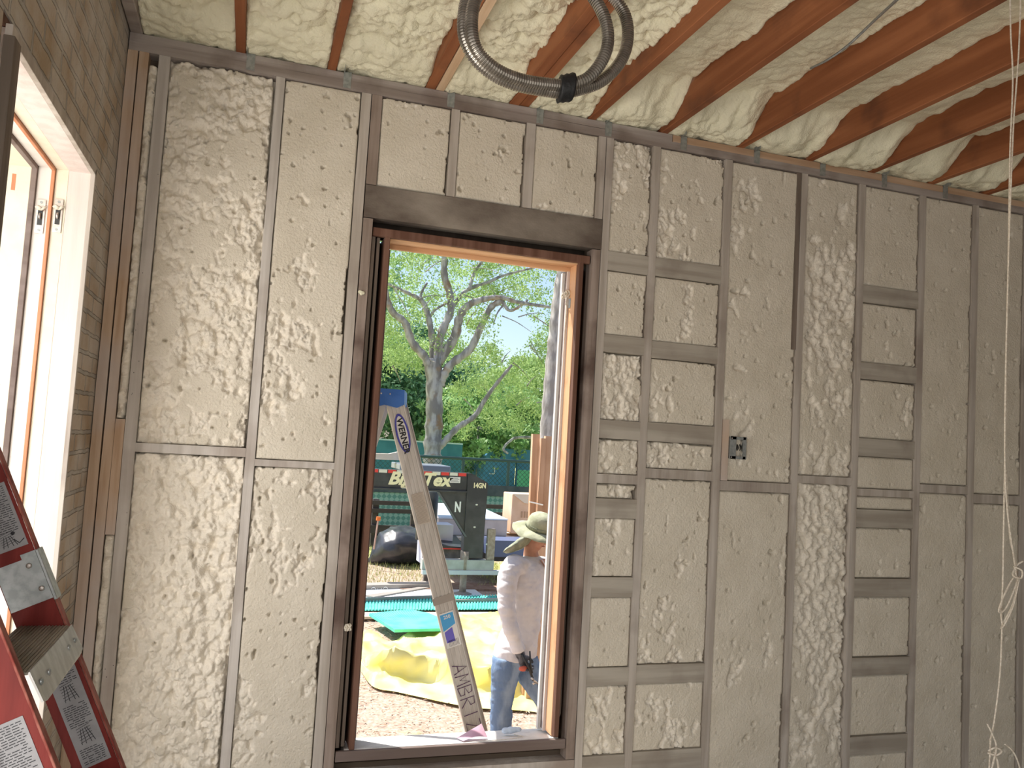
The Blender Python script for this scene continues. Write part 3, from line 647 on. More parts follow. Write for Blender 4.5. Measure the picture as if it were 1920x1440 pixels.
# ---------------------------------------------------------------- steel conduit coil hanging from the ceiling
M['conduit'] = mat('interlocked_steel', (.27, .245, .21), (.37, .34, .30), 40, (1, 1, 1), .36, 0, metal=.85)
M['tape'] = mat('black_tape', (.012, .012, .012), None, rough=.5, bump=.3, bscale=80)
YC = -2.25
coil = thing('conduit_coil', 'coil of ribbed steel flexible conduit bound with black tape, hanging from the ceiling', 'conduit', at(1010, 172, YC))
def cpt(px, py, dy): return at(px, py, YC+dy)
loop1 = [(1063, 174, 0), (1124, 154, .005), (1163, 116, .01), (1177, 70, .02), (1168, 20, .03), (1125, -30, .03), (1070, -70, .02), (1000, -88, .01), (930, -70, 0), (885, -25, -.01), (870, 30, -.015), (874, 80, -.015), (905, 125, -.01), (965, 158, -.005), (1063, 176, 0),
         (1110, 160, -.02), (1125, 148, -.02)]
loop2 = [(1063, 160, -.01), (1100, 148, -.02), (1128, 115, -.03), (1140, 75, -.035), (1130, 25, -.03), (1095, -25, -.02), (1040, -60, -.02), (975, -72, -.025), (925, -50, -.03), (893, -5, -.035), (884, 45, -.04), (893, 92, -.04), (930, 130, -.03), (985, 152, -.02), (1063, 162, -.012)]
def ribbed(pts, parent, name):
    c = bez([cpt(*p) for p in pts], 40); L = [0]
    for i in range(1, len(c)): L.append(L[-1]+(c[i]-c[i-1]).length)
    n = int(L[-1]/.0011); out = []; j = 0
    for i in range(n):
        t = i*L[-1]/n
        while L[j+1] < t: j += 1
        out.append(c[j].lerp(c[j+1], (t-L[j])/(L[j+1]-L[j])))
    rad = [.0118+.0016*(1 if (i % 5) in (0, 1, 2) else -.6) for i in range(n)]
    b = B(); b.tube(out, rad, 14); return b.build(name, M['conduit'], parent)
ribbed(loop1[:15], coil, 'conduit_loop'); ribbed(loop2, coil, 'conduit_loop')
c0, c1 = cpt(1049, 167, -.006), cpt(1076, 163, -.008)
b = B(); ax = (c1-c0).normalized(); upv = Vector((0, 0, 1)); sd_ = ax.cross(upv).normalized()
b.loft([(c0+ax*d_, upv*(.0290+r_), sd_*(.025+r_)) for d_, r_ in ((-.002, -.003), (0, .001), (.006, -.001), (.012, .0015), (.018, 0), (.025, .002), (.03, .0005), (.0315, -.003))], 20)
b.ball(cpt(1066, 183, -.01), .010, (1, .8, .9), 2); b.build('tape_wrap', M['tape'], coil, True)
hk = cpt(1000, -92, .0)
b = B(); b.tube([hk+Vector((0, 0, -.02)), hk+Vector((.004, 0, .02)), (hk.x+.02, hk.y, 3.53), (hk.x+.02, hk.y, 3.60)], .002, 6); b.build('hanging_wire', M['darkmetal'], coil)

# ---------------------------------------------------------------- white rope hanging at the right
M['rope'] = mat('white_cotton_rope', (.58, .50, .40), (.74, .67, .56), 160, (1, 1, 1), .9, .3, 400)
YR = -1.9; RK = .59
rope = thing('hanging_rope', 'knotted pale cotton rope hanging from the ceiling at the right', 'rope', at(1862, 1440, YR))
def rp(px, py, d=0): return at(px, py, YR+d*RK)
b = B()
b.tube(bez([Vector((rp(1894, -30).x, YR, 3.56)), rp(1894, -30), rp(1895, 60), rp(1899, 150), rp(1894, 280), rp(1892, 400, .01), rp(1890, 520), rp(1886, 680), rp(1884, 860), rp(1889, 960), rp(1900, 1040), rp(1906, 1085)], 8), .0042*RK, 7)
b.tube(bez([Vector((rp(1913, -30).x, YR+.02, 3.56)), rp(1913, -30, .02), rp(1911, 80, .02), rp(1905, 170, .01), rp(1900, 240, .005), rp(1893, 420, -.005), rp(1888, 600, .01), rp(1886, 760, .01), rp(1882, 980, .01), rp(1880, 1100, .005), rp(1877, 1150), rp(1880, 1175)], 8), .0042*RK, 7)
b.tube(bez([rp(1886, 880, .01), rp(1893, 1000, .01), rp(1903, 1050, .01), rp(1908, 1090, .01)], 8), .0042*RK, 7); b.build('rope_strand', M['rope'], rope, True)
b = B()
b.tube(bez([rp(1906, 1075), rp(1893, 1095, -.01), rp(1877, 1130, -.02), rp(1873, 1148, -.02), rp(1885, 1142, -.02), rp(1898, 1115, -.02), rp(1909, 1085, -.01)], 8), .0042*RK, 7)
b.tube(bez([rp(1908, 1090), rp(1900, 1130, .01), rp(1883, 1165, .01), rp(1877, 1178, .0), rp(1884, 1170, -.01), rp(1900, 1135, -.01), rp(1912, 1080, -.01)], 8), .0042*RK, 7)
b.tube(bez([rp(1900, 1062), rp(1916, 1070, -.02), rp(1914, 1084, -.02), rp(1899, 1078, -.01), rp(1907, 1060, .01), rp(1918, 1052, .01)], 8), .0048*RK, 7); b.build('rope_loops', M['rope'], rope, True)
b = B(); b.tube(bez([rp(1879, 1172), rp(1876, 1250), rp(1870, 1310), rp(1862, 1365), rp(1856, 1390)], 8), .0040*RK, 7)
b.tube(bez([rp(1851, 1357), rp(1862, 1380, -.01), rp(1868, 1402, -.01), rp(1860, 1440, -.01), rp(1852, 1480)], 6), .0045*RK, 7)
b.tube(bez([rp(1857, 1385), rp(1856, 1420, .01), rp(1853, 1470, .01)], 6), .0045*RK, 7); b.tube(bez([rp(1853, 1408), rp(1866, 1402, -.02), rp(1878, 1408, -.02), rp(1868, 1416, -.01), rp(1852, 1412, .01)], 6), .005*RK, 7)
b.tube(bez([rp(1864, 1410), rp(1872, 1440), rp(1866, 1490)], 6), .006*RK, 7); b.tube(bez([rp(1884, 1395), rp(1900, 1410), rp(1912, 1440), rp(1915, 1480)], 6), .004*RK, 7); b.build('rope_tail', M['rope'], rope, True)

# ================================================================ outside
GZ = -.40
def ground_mat():
    m = mat('dry_mulch_and_soil', (.38, .28, .215), (.54, .42, .33), 30, (1, 1, 1), .95, .8, 45, c3=(.36, .26, .20), s3=14, t3=(.5, .66), detail=6)
    N = m.node_tree.nodes; L = m.node_tree.links
    g = N.new('ShaderNodeNewGeometry'); n = N.new('ShaderNodeTexNoise'); n.inputs['Scale'].default_value = .9; n.inputs['Detail'].default_value = 6; L.new(g.outputs['Position'], n.inputs['Vector'])
    sp = N.new('ShaderNodeSeparateXYZ'); L.new(g.outputs['Position'], sp.inputs[0])
    a = N.new('ShaderNodeMapRange'); a.inputs[1].default_value = 8.6; a.inputs[2].default_value = 12; a.inputs[3].default_value = -.12; a.inputs[4].default_value = .22; L.new(sp.outputs[1], a.inputs[0])
    s = N.new('ShaderNodeMath'); s.operation = 'ADD'; L.new(n.outputs['Fac'], s.inputs[0]); L.new(a.outputs[0], s.inputs[1])
    r = N.new('ShaderNodeMapRange'); r.inputs[1].default_value = .50; r.inputs[2].default_value = .60; L.new(s.outputs[0], r.inputs[0])
    mix_in(m, r.outputs[0], (.50, .50, .20)); return m
X, Y = np.meshgrid(np.linspace(-60, 90, 180), np.concatenate([np.linspace(.19, 12, 220), np.linspace(12.5, 130, 60)]))
Zg = GZ+.035*(fbm(X*2, Y*2, 5, 4)-.5)*(Y > 1)
gnd = struct(gridmesh('ground', np.stack([X, Y, Zg], -1), ground_mat()))
b = B(); b.box(-60, -1.0, -20, .19, GZ-.05, GZ); struct(b.build('ground_side', mat('pale_side_path', (.5, .45, .38), (.6, .55, .48), 8)))
# grass tufts
rr = np.random.RandomState(4)
def blades(n, x0, x1, y0, y1, h, thr, seed):
    P = []; F = []
    xs = rr.uniform(x0, x1, n); ys = rr.uniform(y0, y1, n); keep = fbm(xs*.9+seed, ys*.9, 33, 3) > thr
    xs = xs[keep]; ys = ys[keep]; k = len(xs); a = rr.uniform(0, 6.28, k); hh = h*rr.uniform(.4, 1.2, k); w_ = .006
    base = np.stack([xs, ys, np.full(k, GZ-.01)], 1); side = np.stack([np.cos(a)*w_, np.sin(a)*w_, a*0], 1); lean = np.stack([rr.uniform(-.5, .5, k)*hh, rr.uniform(-.5, .5, k)*hh, hh], 1)
    V = np.stack([base-side, base+side, base+lean], 1).reshape(-1, 3)
    me = bpy.data.meshes.new('g'); me.from_pydata(V.tolist(), [], [(3*i, 3*i+1, 3*i+2) for i in range(k)]); return me
M['grass'] = mat('dry_grass', (.36, .44, .13), (.66, .62, .30), 6, rough=.8)
tag(link('grass', blades(22000, -1, 9, 8.3, 14, .10, .42, 0), M['grass']), 'sunlit patchy yellow-green grass behind the timber boards', 'grass', kind='stuff')
M['mulchbits'] = mat('wood_chip', (.42, .28, .19), (.66, .52, .40), 9, rough=.9)
k = 9000; xs = rr.uniform(.2, 4, k); ys = rr.uniform(.5, 8, k); V = []
a = rr.uniform(0, 6.28, k); l_ = rr.uniform(.008, .03, k); dx = np.cos(a)*l_; dy = np.sin(a)*l_
V = np.stack([np.stack([xs-dx, ys-dy, GZ+.012+a*0], 1), np.stack([xs+dy*.3, ys-dx*.3, GZ+.02+a*.001], 1), np.stack([xs+dx, ys+dy, GZ+.014+a*.002], 1)], 1).reshape(-1, 3)
me = bpy.data.meshes.new('c'); me.from_pydata(V.tolist(), [], [(3*i, 3*i+1, 3*i+2) for i in range(k)])
tag(link('wood_chips', me, M['mulchbits']), 'loose tan wood chips and litter strewn over the bare ground outside', 'mulch', kind='stuff')

# yellow tarp with a rolled front fold
M['tarp'] = mat('yellow_tarp', (.97, .86, .20), (.98, .91, .38), 2.5, rough=.45, bump=.3, bscale=9, spec=.5)
front = [flat(676, 1262, GZ), flat(700, 1292, GZ), flat(745, 1302, GZ), flat(790, 1312, GZ), flat(835, 1322, GZ), flat(880, 1330, GZ), flat(920, 1334, GZ), flat(965, 1336, GZ), flat(1010, 1340, GZ)]
back = [flat(668, 1210, GZ), flat(690, 1196, GZ), flat(735, 1206, GZ), flat(800, 1180, GZ), flat(850, 1163, GZ), flat(890, 1158, GZ), flat(930, 1157, GZ), flat(980, 1158, GZ), flat(1035, 1160, GZ)]
fr = bez(front, 16); bk = bez(back, 16); nu = min(len(fr), len(bk)); nv = 60; A = np.zeros((nv, nu, 3))
for j in range(nv):
    v = j/(nv-1)
    for i in range(nu):
        p = fr[i].lerp(bk[i], v); A[j, i] = (p.x, p.y, 0)
U, Vv = np.meshgrid(np.linspace(0, 1, nu), np.linspace(0, 1, nv))
wr = fbm(A[:, :, 0]*2.2, A[:, :, 1]*1.4, 8, 4); rid = 1-np.abs(2*fbm(A[:, :, 0]*3+1, A[:, :, 1]*2, 9, 3)-1)
edge_ = np.minimum(1, np.minimum(Vv*9, (1-Vv)*14)); vc = .17-.05*U+.03*np.sin(U*7)
roll = np.where(Vv < vc, np.exp(-((Vv-vc)/.020)**2), np.exp(-((Vv-vc)/.11)**2))
A[:, :, 2] = GZ+.02+edge_*(.07*wr+.07*rid**3)+roll*.26*(.7+.3*fbm(U*6, U*0, 12, 2))*np.clip((U-.06)*9, 0, 1)
A[:, :, 1] -= roll*.09
tag(gridmesh('yellow_tarp', A, M['tarp']), 'bright yellow tarp with a puffed front fold spread on the ground', 'tarp')
# green slatted mats
M['mint'] = mat('mint_green_mat', (.10, .62, .48), (.16, .70, .56), 5, rough=.6)
def slat_mat(poly, label, nsl, seed):
    t = None; a, b_, c, d = [Vector(p) for p in poly]      # front left, front right, back right, back left
    bb = B(); z = Vector((0, 0, .055))
    bb.quad(a+z, b_+z, c+z, d+z)
    for q in range(nsl):
        u = (q+.5)/nsl; p = a.lerp(b_, u)+z; r_ = d.lerp(c, u)+z; wv = (b_-a).normalized()*(.011)
        bb.prism([p-wv, p+wv, r_+wv, r_-wv], (0, 0, .014))
    return tag(bb.build('slatted_mat', M['mint']), label, 'mat')
slat_mat([flat(660, 1154, GZ), flat(1010, 1150, GZ), flat(1010, 1122, GZ), flat(660, 1130, GZ)], 'long mint green ribbed mat lying in front of the timber boards', 62, 1)
bb = B(); pl = [flat(690, 1176, GZ), flat(738, 1209, GZ), flat(790, 1207, GZ), flat(850, 1206, GZ), flat(838, 1188, GZ), flat(800, 1172, GZ), flat(770, 1168, GZ), flat(720, 1172, GZ)]
z = Vector((0, 0, .15)); bb.prism([p+z-Vector((0, 0, .02)) for p in pl], (0, 0, .02))
a_, b_, c_, d_ = pl[1], pl[3], pl[5], pl[0]
for q in range(34):
    u = (q+.5)/34; lo_ = pl[1].lerp(pl[3], u)+z; hi_ = (pl[0].lerp(pl[6], min(1, u*1.9)) if u < .52 else pl[6].lerp(pl[4], (u-.52)/.48))+z
    wv = Vector((.011, 0, 0)); bb.prism([lo_-wv, lo_+wv, hi_+wv, hi_-wv], (0, 0, .014))
tag(bb.build('slatted_mat', M['mint']), 'short curled mint green ribbed mat lying on the yellow tarp', 'mat')
M['ply'] = mat('sandy_board', (.72, .60, .44), (.82, .72, .56), 6, HZ, .9)
b = B(); pts = [flat(660, 1166, GZ), flat(800, 1165, GZ), flat(852, 1180, GZ), flat(940, 1176, GZ), flat(1010, 1156, GZ), flat(660, 1157, GZ)]
b.prism([p+Vector((0, 0, .03)) for p in pts], (0, 0, .03)); tag(b.build('board_sheet', M['ply']), 'pale sandy sheet showing between the two mint green mats', 'sheet')
# timber boards on edge with chalk marks
M['timber'] = mat('grey_timber', (.30, .27, .24), (.42, .38, .34), 9, HZ, .9, .2, 50)
M['timber_d'] = mat('dark_timber', (.17, .15, .13), (.26, .23, .20), 9, HZ, .9, .2, 50)
M['chalk'] = mat('chalk', (.85, .84, .8), None, rough=.9)
def board(pa, pb, h, m, label, mark=None, top=.10):
    a, b_ = Vector(pa), Vector(pb); b = B(); d = (b_-a).normalized(); nrm = Vector((-d.y, d.x, 0))
    b.prism([a, b_, b_+Vector((0, 0, h)), a+Vector((0, 0, h))], nrm*top); o = b.build('timber_board', m); tag(o, label, 'board', 'timber boards lying on edge')
    if mark:
        c = a.lerp(b_, mark)-nrm*.004+Vector((0, 0, h*.45)); bb = B()
        for dx_, k in ((-.09, 1), (.09, 1), (0, -1)):
            bb.tube([c+d*(dx_+.032*math.cos(q*.32))+Vector((0, 0, k*.03*math.sin(q*.32)-.01*k)) for q in range(0, 10)], .005, 5)
        bb.build('chalk_mark', M['chalk'], o)
    return o
board(flat(640, 1111, GZ), flat(812, 1106, GZ), .09, M['timber'], 'grey timber board with chalk marks, the farther of the pair', .40, .22)
board(flat(640, 1138, GZ), flat(822, 1131, GZ), .10, M['timber'], 'grey timber board with chalk marks, the nearer of the pair', .42, .06)
board(flat(828, 1140, GZ), flat(1060, 1132, GZ), .10, M['timber'], 'grey board beyond the mint green mat, right of the aluminium ladder', None, .06)
b = B(); a, c = flat(700, 1126, GZ), flat(806, 1107, GZ); b.prism([a, c, c+Vector((0, .12, 0)), a+Vector((-.1, .12, 0))], (0, 0, .05)); tag(b.build('loose_plank', M['timber']), 'weathered plank lying slantwise between the two chalk-marked boards', 'plank')
b = B(); b.box(flat(700, 1125, GZ).x-2, 3.4, 7.35, 8.15, GZ-.02, GZ+.03); tag(b.build('pale_sheet', mat('white_sheet', (.86, .86, .84), (.9, .9, .88), 3, rough=.8)), 'white sheet lying flat between the chalk-marked boards', 'sheet')
b = B(); c = flat(800, 1098, GZ); b.box(c.x-.05, c.x+.05, c.y, c.y+.09, GZ, GZ+.42); tag(b.build('timber_post', M['timber_d']), 'short dark post at the end of the farther chalk-marked board', 'post')
b = B(); c = flat(900, 1109, GZ); b.box(c.x-1.2, c.x+1.4, c.y, c.y+.5, GZ-.01, GZ+.04); tag(b.build('soil_strip', mat('red_soil', (.28, .17, .12), (.36, .24, .18), 12, bump=.6)), 'strip of dark red soil under the trailer jack', 'soil', kind='stuff')

# ---------------------------------------------------------------- aluminium stepladder outside
M['alu_out'] = mat('ribbed_aluminium', (.56, .52, .47), (.66, .62, .57), 20, (1, 1, .1), .5, .05, 100, metal=.25)
M['blue'] = mat('blue_plastic', (.04, .16, .55), (.06, .2, .62), 10, rough=.45)
M['navy'] = mat('navy_print', (.08, .08, .42), None, rough=.5)
M['whitelab'] = mat('white_label', (.80, .79, .76), None, rough=.5)
M['marker'] = mat('purple_marker', (.12, .06, .12), None, rough=.7)
YL = .62
pt = at(738, 742, YL); pb = at(893, 1378, YL); dl = (pb-pt).normalized(); foot = pt+dl*((GZ-pt.z)/dl.z)
al = thing('aluminium_stepladder', 'tall ribbed aluminium stepladder with blue top standing outside the window', 'ladder', (foot.x, YL, GZ))
ld = (pt-foot).normalized(); sv = Vector((ld.z, 0, -ld.x))            # sideways in the rail face
KX = .225
def ap(s, n, y=YL): q = foot+ld*s+sv*n; return Vector((q.x+KX*(y-YL), y, q.z))
LT = (pt-foot).length
def w_at(s): return .046+.008*(1-s/LT)
for yy, nm in ((YL, 'front'), (YL+.34, 'back')):
    b = B(); b.prism([ap(0, -w_at(0), yy), ap(0, w_at(0), yy), ap(LT, w_at(LT), yy), ap(LT, -w_at(LT), yy)], (0, .003, 0))
    for n in (-.9, -.45, 0, .45, .9):
        b.prism([ap(0, n*w_at(0)-.004, yy-.0048), ap(0, n*w_at(0)+.004, yy-.0048), ap(LT, n*w_at(LT)+.004, yy-.0048), ap(LT, n*w_at(LT)-.004, yy-.0048)], (0, .005, 0))
    for n in (-1, 1): b.prism([ap(0, n*w_at(0)-.0015, yy), ap(0, n*w_at(0)+.0015, yy), ap(LT, n*w_at(LT)+.0015, yy), ap(LT, n*w_at(LT)-.0015, yy)], (0, .028 if yy == YL else -.028, 0))
    r_ = b.build('ladder_rail', M['alu_out'], al)
    if yy == YL: rail = r_
tl = at(716, 752, YL); bl = Vector((tl.x-.62, YL, GZ)); q = .028
for yy in (YL+.02, YL+.32):
    kx = KX*(yy-YL); b = B(); b.prism([Vector((tl.x-q+kx, yy, tl.z)), Vector((tl.x+q+kx, yy, tl.z)), Vector((bl.x+q+kx, yy, GZ)), Vector((bl.x-q+kx, yy, GZ))], (KX*.02, .02, 0)); b.build('rear_leg', M['alu_out'], al)
for k in range(1, 8):
    s_ = k*.305; b = B(); b.prism([ap(s_, -.035, YL+.004), ap(s_, .035, YL+.004), ap(s_, .03, YL+.335), ap(s_, -.03, YL+.335)], (0, 0, .006)); b.build('ladder_step', M['alu_out'], al)
b = B(); c = ap(LT, 0); W_ = Vector((KX*.36, .36, 0))
def cv_(dx, dz): return Vector((c.x+dx, YL-.012, c.z+dz))
b.prism([cv_(-.19, .035), cv_(.056, .035), cv_(.060, -.045), cv_(.02, -.065), cv_(-.05, -.052), cv_(-.075, -.060), cv_(-.10, -.035), cv_(-.19, -.030)], W_)
cap = b.build('top_cap', M['blue'], al)
for dx_ in (-.07, -.022): b = B(); b.ball((c.x+dx_, YL-.014, c.z+.008), .005, (1, .5, 1), 1); b.build('rivet', M['steel'], al)
def oval(s0, s1, w, m, y, parent, name):
    b = B(); pts = []
    for k in range(28):
        a = k*2*math.pi/28; pts.append(ap((s0+s1)/2+math.cos(a)*(s1-s0)/2, math.sin(a)*w, y))
    b.prism(pts, (0, .0008, 0)); return b.build(name, m, parent)
def s_of(py, px): q = at(px, py, YL); return (q-foot).dot(ld)
sa, sb = s_of(848, 768), s_of(776, 745)
lab = oval(sa, sb, .036, M['navy'], YL-.0055, al, 'maker_label'); oval(sa+.014, sb-.014, .026, M['whitelab'], YL-.0065, lab, 'label_field')
text('lettering', 'WERNER', .046, M['ink'], lab, ap(sb-.026, -.015, YL-.0075), -ld, sv, .0012, 0, .0006, 1.06)
b = B(); rr_ = random.Random(2); s_a, s_b = s_of(976, 815), s_of(922, 790)
b.prism([ap(s_a, -.035, YL-.0055), ap(s_a, .035, YL-.0055), ap(s_b, .035, YL-.0055), ap(s_b, -.035, YL-.0055)], (0, .001, 0)); sl = b.build('safety_sticker', mat('faded_sticker', (.60, .54, .46), (.64, .58, .5), 30), al)
b = B(); s_ = s_a+.006
while s_ < s_b: b.prism([ap(s_, -.032, YL-.0062), ap(s_, .03+rr_.uniform(-.02, .003), YL-.0062), ap(s_+.0022, .03, YL-.0062), ap(s_+.0022, -.032, YL-.0062)], (0, .0006, 0)); s_ += .0065
b.build('printed_lines', mat('brown_print', (.40, .34, .28), None), sl)
s_a, s_b, s_m = s_of(1212, 852), s_of(1148, 835), s_of(1178, 843)
b = B(); b.prism([ap(s_a, -.042, YL-.0055), ap(s_a, .040, YL-.0055), ap(s_b, .040, YL-.0055), ap(s_b, -.042, YL-.0055)], (0, .001, 0)); lb = b.build('price_label', M['whitelab'], al)
M['sky'] = mat('light_blue_print', (.10, .42, .78), None); M['violet'] = mat('violet_print', (.18, .16, .60), None)
b = B(); b.prism([ap(s_m-.008, -.040, YL-.0062), ap(s_m+.018, .034, YL-.0062), ap(s_b-.008, .034, YL-.0062), ap(s_b-.008, -.040, YL-.0062)], (0, .0006, 0)); b.build('label_print', M['sky'], lb)
s_c = s_of(1202, 850); b = B(); b.prism([ap(s_c, -.036, YL-.0062), ap(s_c, .012, YL-.0062), ap(s_m+.004, .012, YL-.0062), ap(s_m-.014, -.036, YL-.0062)], (0, .0006, 0)); b.build('label_print', M['violet'], lb)
text('lettering', '250', .026, M['whitelab'], lb, ap(s_b-.034, -.022, YL-.007), sv, ld, .0008, 0, .0004)
b = B()
for q in range(8): b.prism([ap(s_a+.006, -.026+q*.0075, YL-.0062), ap(s_a+.006, -.0225+q*.0075, YL-.0062), ap(s_a+.042, -.0225+q*.0075, YL-.0062), ap(s_a+.042, -.026+q*.0075, YL-.0062)], (0, .0006, 0))
b.build('printed_lines', mat('grey_print', (.35, .33, .32), None), lb)
b = B(); s_ = s_of(1124, 830); b.prism([ap(s_-.02, -.06, YL-.006), ap(s_-.02, .06, YL-.006), ap(s_+.02, .06, YL-.006), ap(s_+.02, -.06, YL-.006)], (0, .003, 0)); b.build('rail_sleeve', mat('taupe_tape', (.38, .34, .30), None), al)
# handwritten letters reading down the rail
glyph = {'A': [[(0, 0), (.5, 1), (1, 0)], [(.2, .35), (.8, .35)]], 'M': [[(0, 0), (.1, 1), (.5, .3), (.9, 1), (1, 0)]], 'B': [[(0, 0), (0, 1), (.7, .95), (.8, .7), (.1, .52), (.85, .4), (.85, .1), (0, 0)]],
         'R': [[(0, 0), (0, 1), (.75, .95), (.8, .65), (.1, .5), (.9, 0)]], 'I': [[(.5, 0), (.5, 1)]], 'Z': [[(0, 1), (.9, 1), (.1, 0), (1, 0)]]}
s_ = s_of(1244, 862); hs = (s_-s_of(1374, 898))/6.2; b = B()
for k, ch in enumerate('AMBRIZ'):
    for st_ in glyph[ch]: b.tube([ap(s_-hs*(k+p_[0]*.78), -.040+p_[1]*.078, YL-.006) for p_ in st_], .0024, 5)
b.build('handwriting', M['marker'], al)

# ---------------------------------------------------------------- lumber, carton
M['lumber'] = mat('fresh_lumber', (.62, .38, .24), (.74, .50, .34), 14, VT, .7, .1, 50, c3=(.56, .33, .20), s3=2, t3=(.5, .7))
lum = [((985, 1328), (1006, 814), 3.05, 'leftmost and tallest'), ((990, 1330), (1020, 822), 2.98, 'second from the left'), ((998, 1332), (1030, 818), 3.00, 'third from the left'), ((1008, 1332), (1040, 824), 3.08, 'rightmost, half hidden by the jamb')]
for k, (a, c, yy, nm) in enumerate(lum):
    p0 = at(a[0], a[1], yy); p0.z = GZ; p1 = at(c[0], c[1], yy+.05); b = B(); wv = Vector((.034 if k % 2 == 0 else .024, 0, 0))
    b.prism([p0-wv, p0+wv, p1+wv, p1-wv], (0, .045, 0)); lum_o = tag(b.build('lumber_stick', M['lumber']), 'fresh tan lumber length standing upright behind the worker, '+nm, 'lumber', 'upright lumber behind the worker')
p = at(1000, 935, 2.95); b = B(); b.tube([at(993, 941, 2.9), at(1018, 947, 2.9)], .006, 6); b.build('tie_strap', M['whitelab'], lum_o)
M['card'] = mat('cardboard', (.74, .50, .34), (.80, .56, .40), 5, rough=.9)
a, c = at(957, 1000, 9.0), at(1012, 928, 9.0)
ct = thing('cardboard_carton', 'tan cardboard carton standing behind the worker in the floppy hat', 'carton', ((a.x+c.x)/2, 9.2, a.z))
b = B(); b.box(a.x, c.x, 9.0, 9.5, a.z, c.z, .01); b.build('carton_body', M['card'], ct)
b = B(); b.prism([(a.x, 9.0, c.z), (c.x, 9.0, c.z), (c.x-.06, 8.98, c.z-.16), (a.x+.2, 8.98, c.z-.14)], (0, -.008, .0)); b.build('carton_flap', mat('bleached_cardboard', (.86, .72, .55), None), ct)
b = B()
for q in range(3): b.box(a.x+.16+q*.05, a.x+.19+q*.05, 8.995, 9.0, c.z-.38, c.z-.28)
b.build('carton_print', mat('brown_print_box', (.5, .32, .2), None), ct)

# ---------------------------------------------------------------- gooseneck trailer
M['tblack'] = mat('black_trailer_paint', (.035, .04, .045), (.055, .06, .065), 6, rough=.45, spec=.5)
M['cream_letter'] = mat('cream_lettering', (.86, .80, .52), None, rough=.5)
M['white_letter'] = mat('white_lettering', (.80, .84, .82), None, rough=.5)
M['redtape'] = mat('red_reflective_tape', (.72, .07, .06), None, rough=.4); M['whitetape'] = mat('pale_reflective_tape', (.72, .72, .62), None, rough=.4)
YT = 7.75
def tp(px, py, d=0): return at(px, py, YT+d)
tr = thing('gooseneck_trailer', 'black gooseneck trailer with cream lettering and red and white tape', 'trailer', (tp(868, 1116).x, YT, GZ))
zt, zb = tp(790, 883).z, tp(790, 919).z; xr = tp(877, 890).x; xe = tp(915, 900).x; xl = tp(560, 900).x
b = B(); b.box(xl, xr, YT, YT+.12, zb, zt, .004); b.box(xl, xr, YT-.03, YT+.15, zb-.01, zb+.012); beam = b.build('neck_beam', M['tblack'], tr)
zu = tp(890, 1046).z
b = B(); b.prism([(xr, YT-.02, zu), (xr, YT-.02, zt), (xr+.05, YT-.02, zt), (xe, YT-.02, zt-.13), (xe-.02, YT-.02, zu)], (0, .16, 0)); upr = b.build('neck_upright', M['tblack'], tr)
b = B(); q0, q1, q2 = tp(819, 922), tp(876, 922), tp(871, 1006); b.prism([q0, q1, (xr, YT, q2.z), q2], (0, .01, 0)); gus = b.build('gusset_plate', M['tblack'], tr)
b = B(); b.prism([q0, q0+Vector((.03, 0, 0)), q2+Vector((.03, 0, 0)), q2], (0, -.03, 0)); b.build('gusset_edge', mat('worn_black_edge', (.12, .13, .13), None), tr)
x = xr-.02; k = 0
while x > xl+.3:
    b = B(); b.box(x-.118, x-.002, YT-.004, YT-.0005, zt-.048, zt-.004); b.build('reflector_tape', M['redtape' if k % 2 == 0 else 'whitetape'], tr); x -= .128; k += 1
EX, EZ = Vector((1, 0, 0)), Vector((0, 0, 1))
p = tp(727, 907); text('lettering', 'Big', .245, M['cream_letter'], tr, (p.x, YT-.004, p.z), EX, EZ, .010, .3, .002, 1.06)
p = tp(790, 909); text('lettering', 'Tex', .245, M['cream_letter'], tr, (p.x, YT-.004, p.z), EX, EZ, .010, .3, .002, 1.06)
p = tp(886, 914); text('lettering', '14GN', .100, M['cream_letter'], tr, (p.x, YT-.024, p.z), EX, EZ, .004, 0, .002, .78)
p = tp(851.5, 959); text('lettering', 'N', .20, M['white_letter'], tr, (p.x, YT-.006, p.z), EX, EZ, .008, 0, .002, .62)
p = tp(843, 905); b = B(); b.box(p.x, p.x+.155, YT-.006, YT-.003, p.z, p.z+.085); st_ = b.build('label_plate', M['whitelab'], tr)
b = B()
for q in range(4): b.box(p.x+.012, p.x+.14-.02*(q % 2), YT-.0075, YT-.006, p.z+.012+q*.018, p.z+.019+q*.018)
b.build('printed_lines', mat('grey_print_plate', (.25, .25, .25), None), st_)
b = B(); q = tp(820, 922, .35); q2 = tp(820, 1012, .35); b.tube([(q.x-.13, YT+.35, q.z), (q.x-.13, YT+.35, q2.z)], .15, 20); b.build('coupler_tube', M['tblack'], tr, True)
b = B(); a = tp(816, 1068); c = tp(925, 1050); b.box(a.x-.2, c.x, YT-.04, YT+.1, a.z, c.z); b.build('front_crossmember', mat('dusty_steel', (.42, .42, .38), (.5, .5, .46), 8), tr)
b = B(); a = tp(816, 1076); b.box(a.x-.2, c.x+.1, YT-.06, YT+.02, a.z, a.z+.06); b.build('frame_rail', mat('pale_steel', (.62, .63, .64), None), tr)
j0 = tp(873, 1047); j1 = tp(868, 1116)
M['rust'] = mat('rusty_jack_steel', (.30, .24, .19), (.38, .32, .26), 20, rough=.8)
b = B(); b.tube([(j0.x-.01, YT+.02, j0.z+.1), (j0.x-.01, YT+.02, GZ+.34)], .065, 14); b.tube([(j0.x-.01, YT+.02, GZ+.35), (j0.x-.01, YT+.02, GZ+.04)], .05, 14); b.build('jack_leg', M['rust'], tr, True)
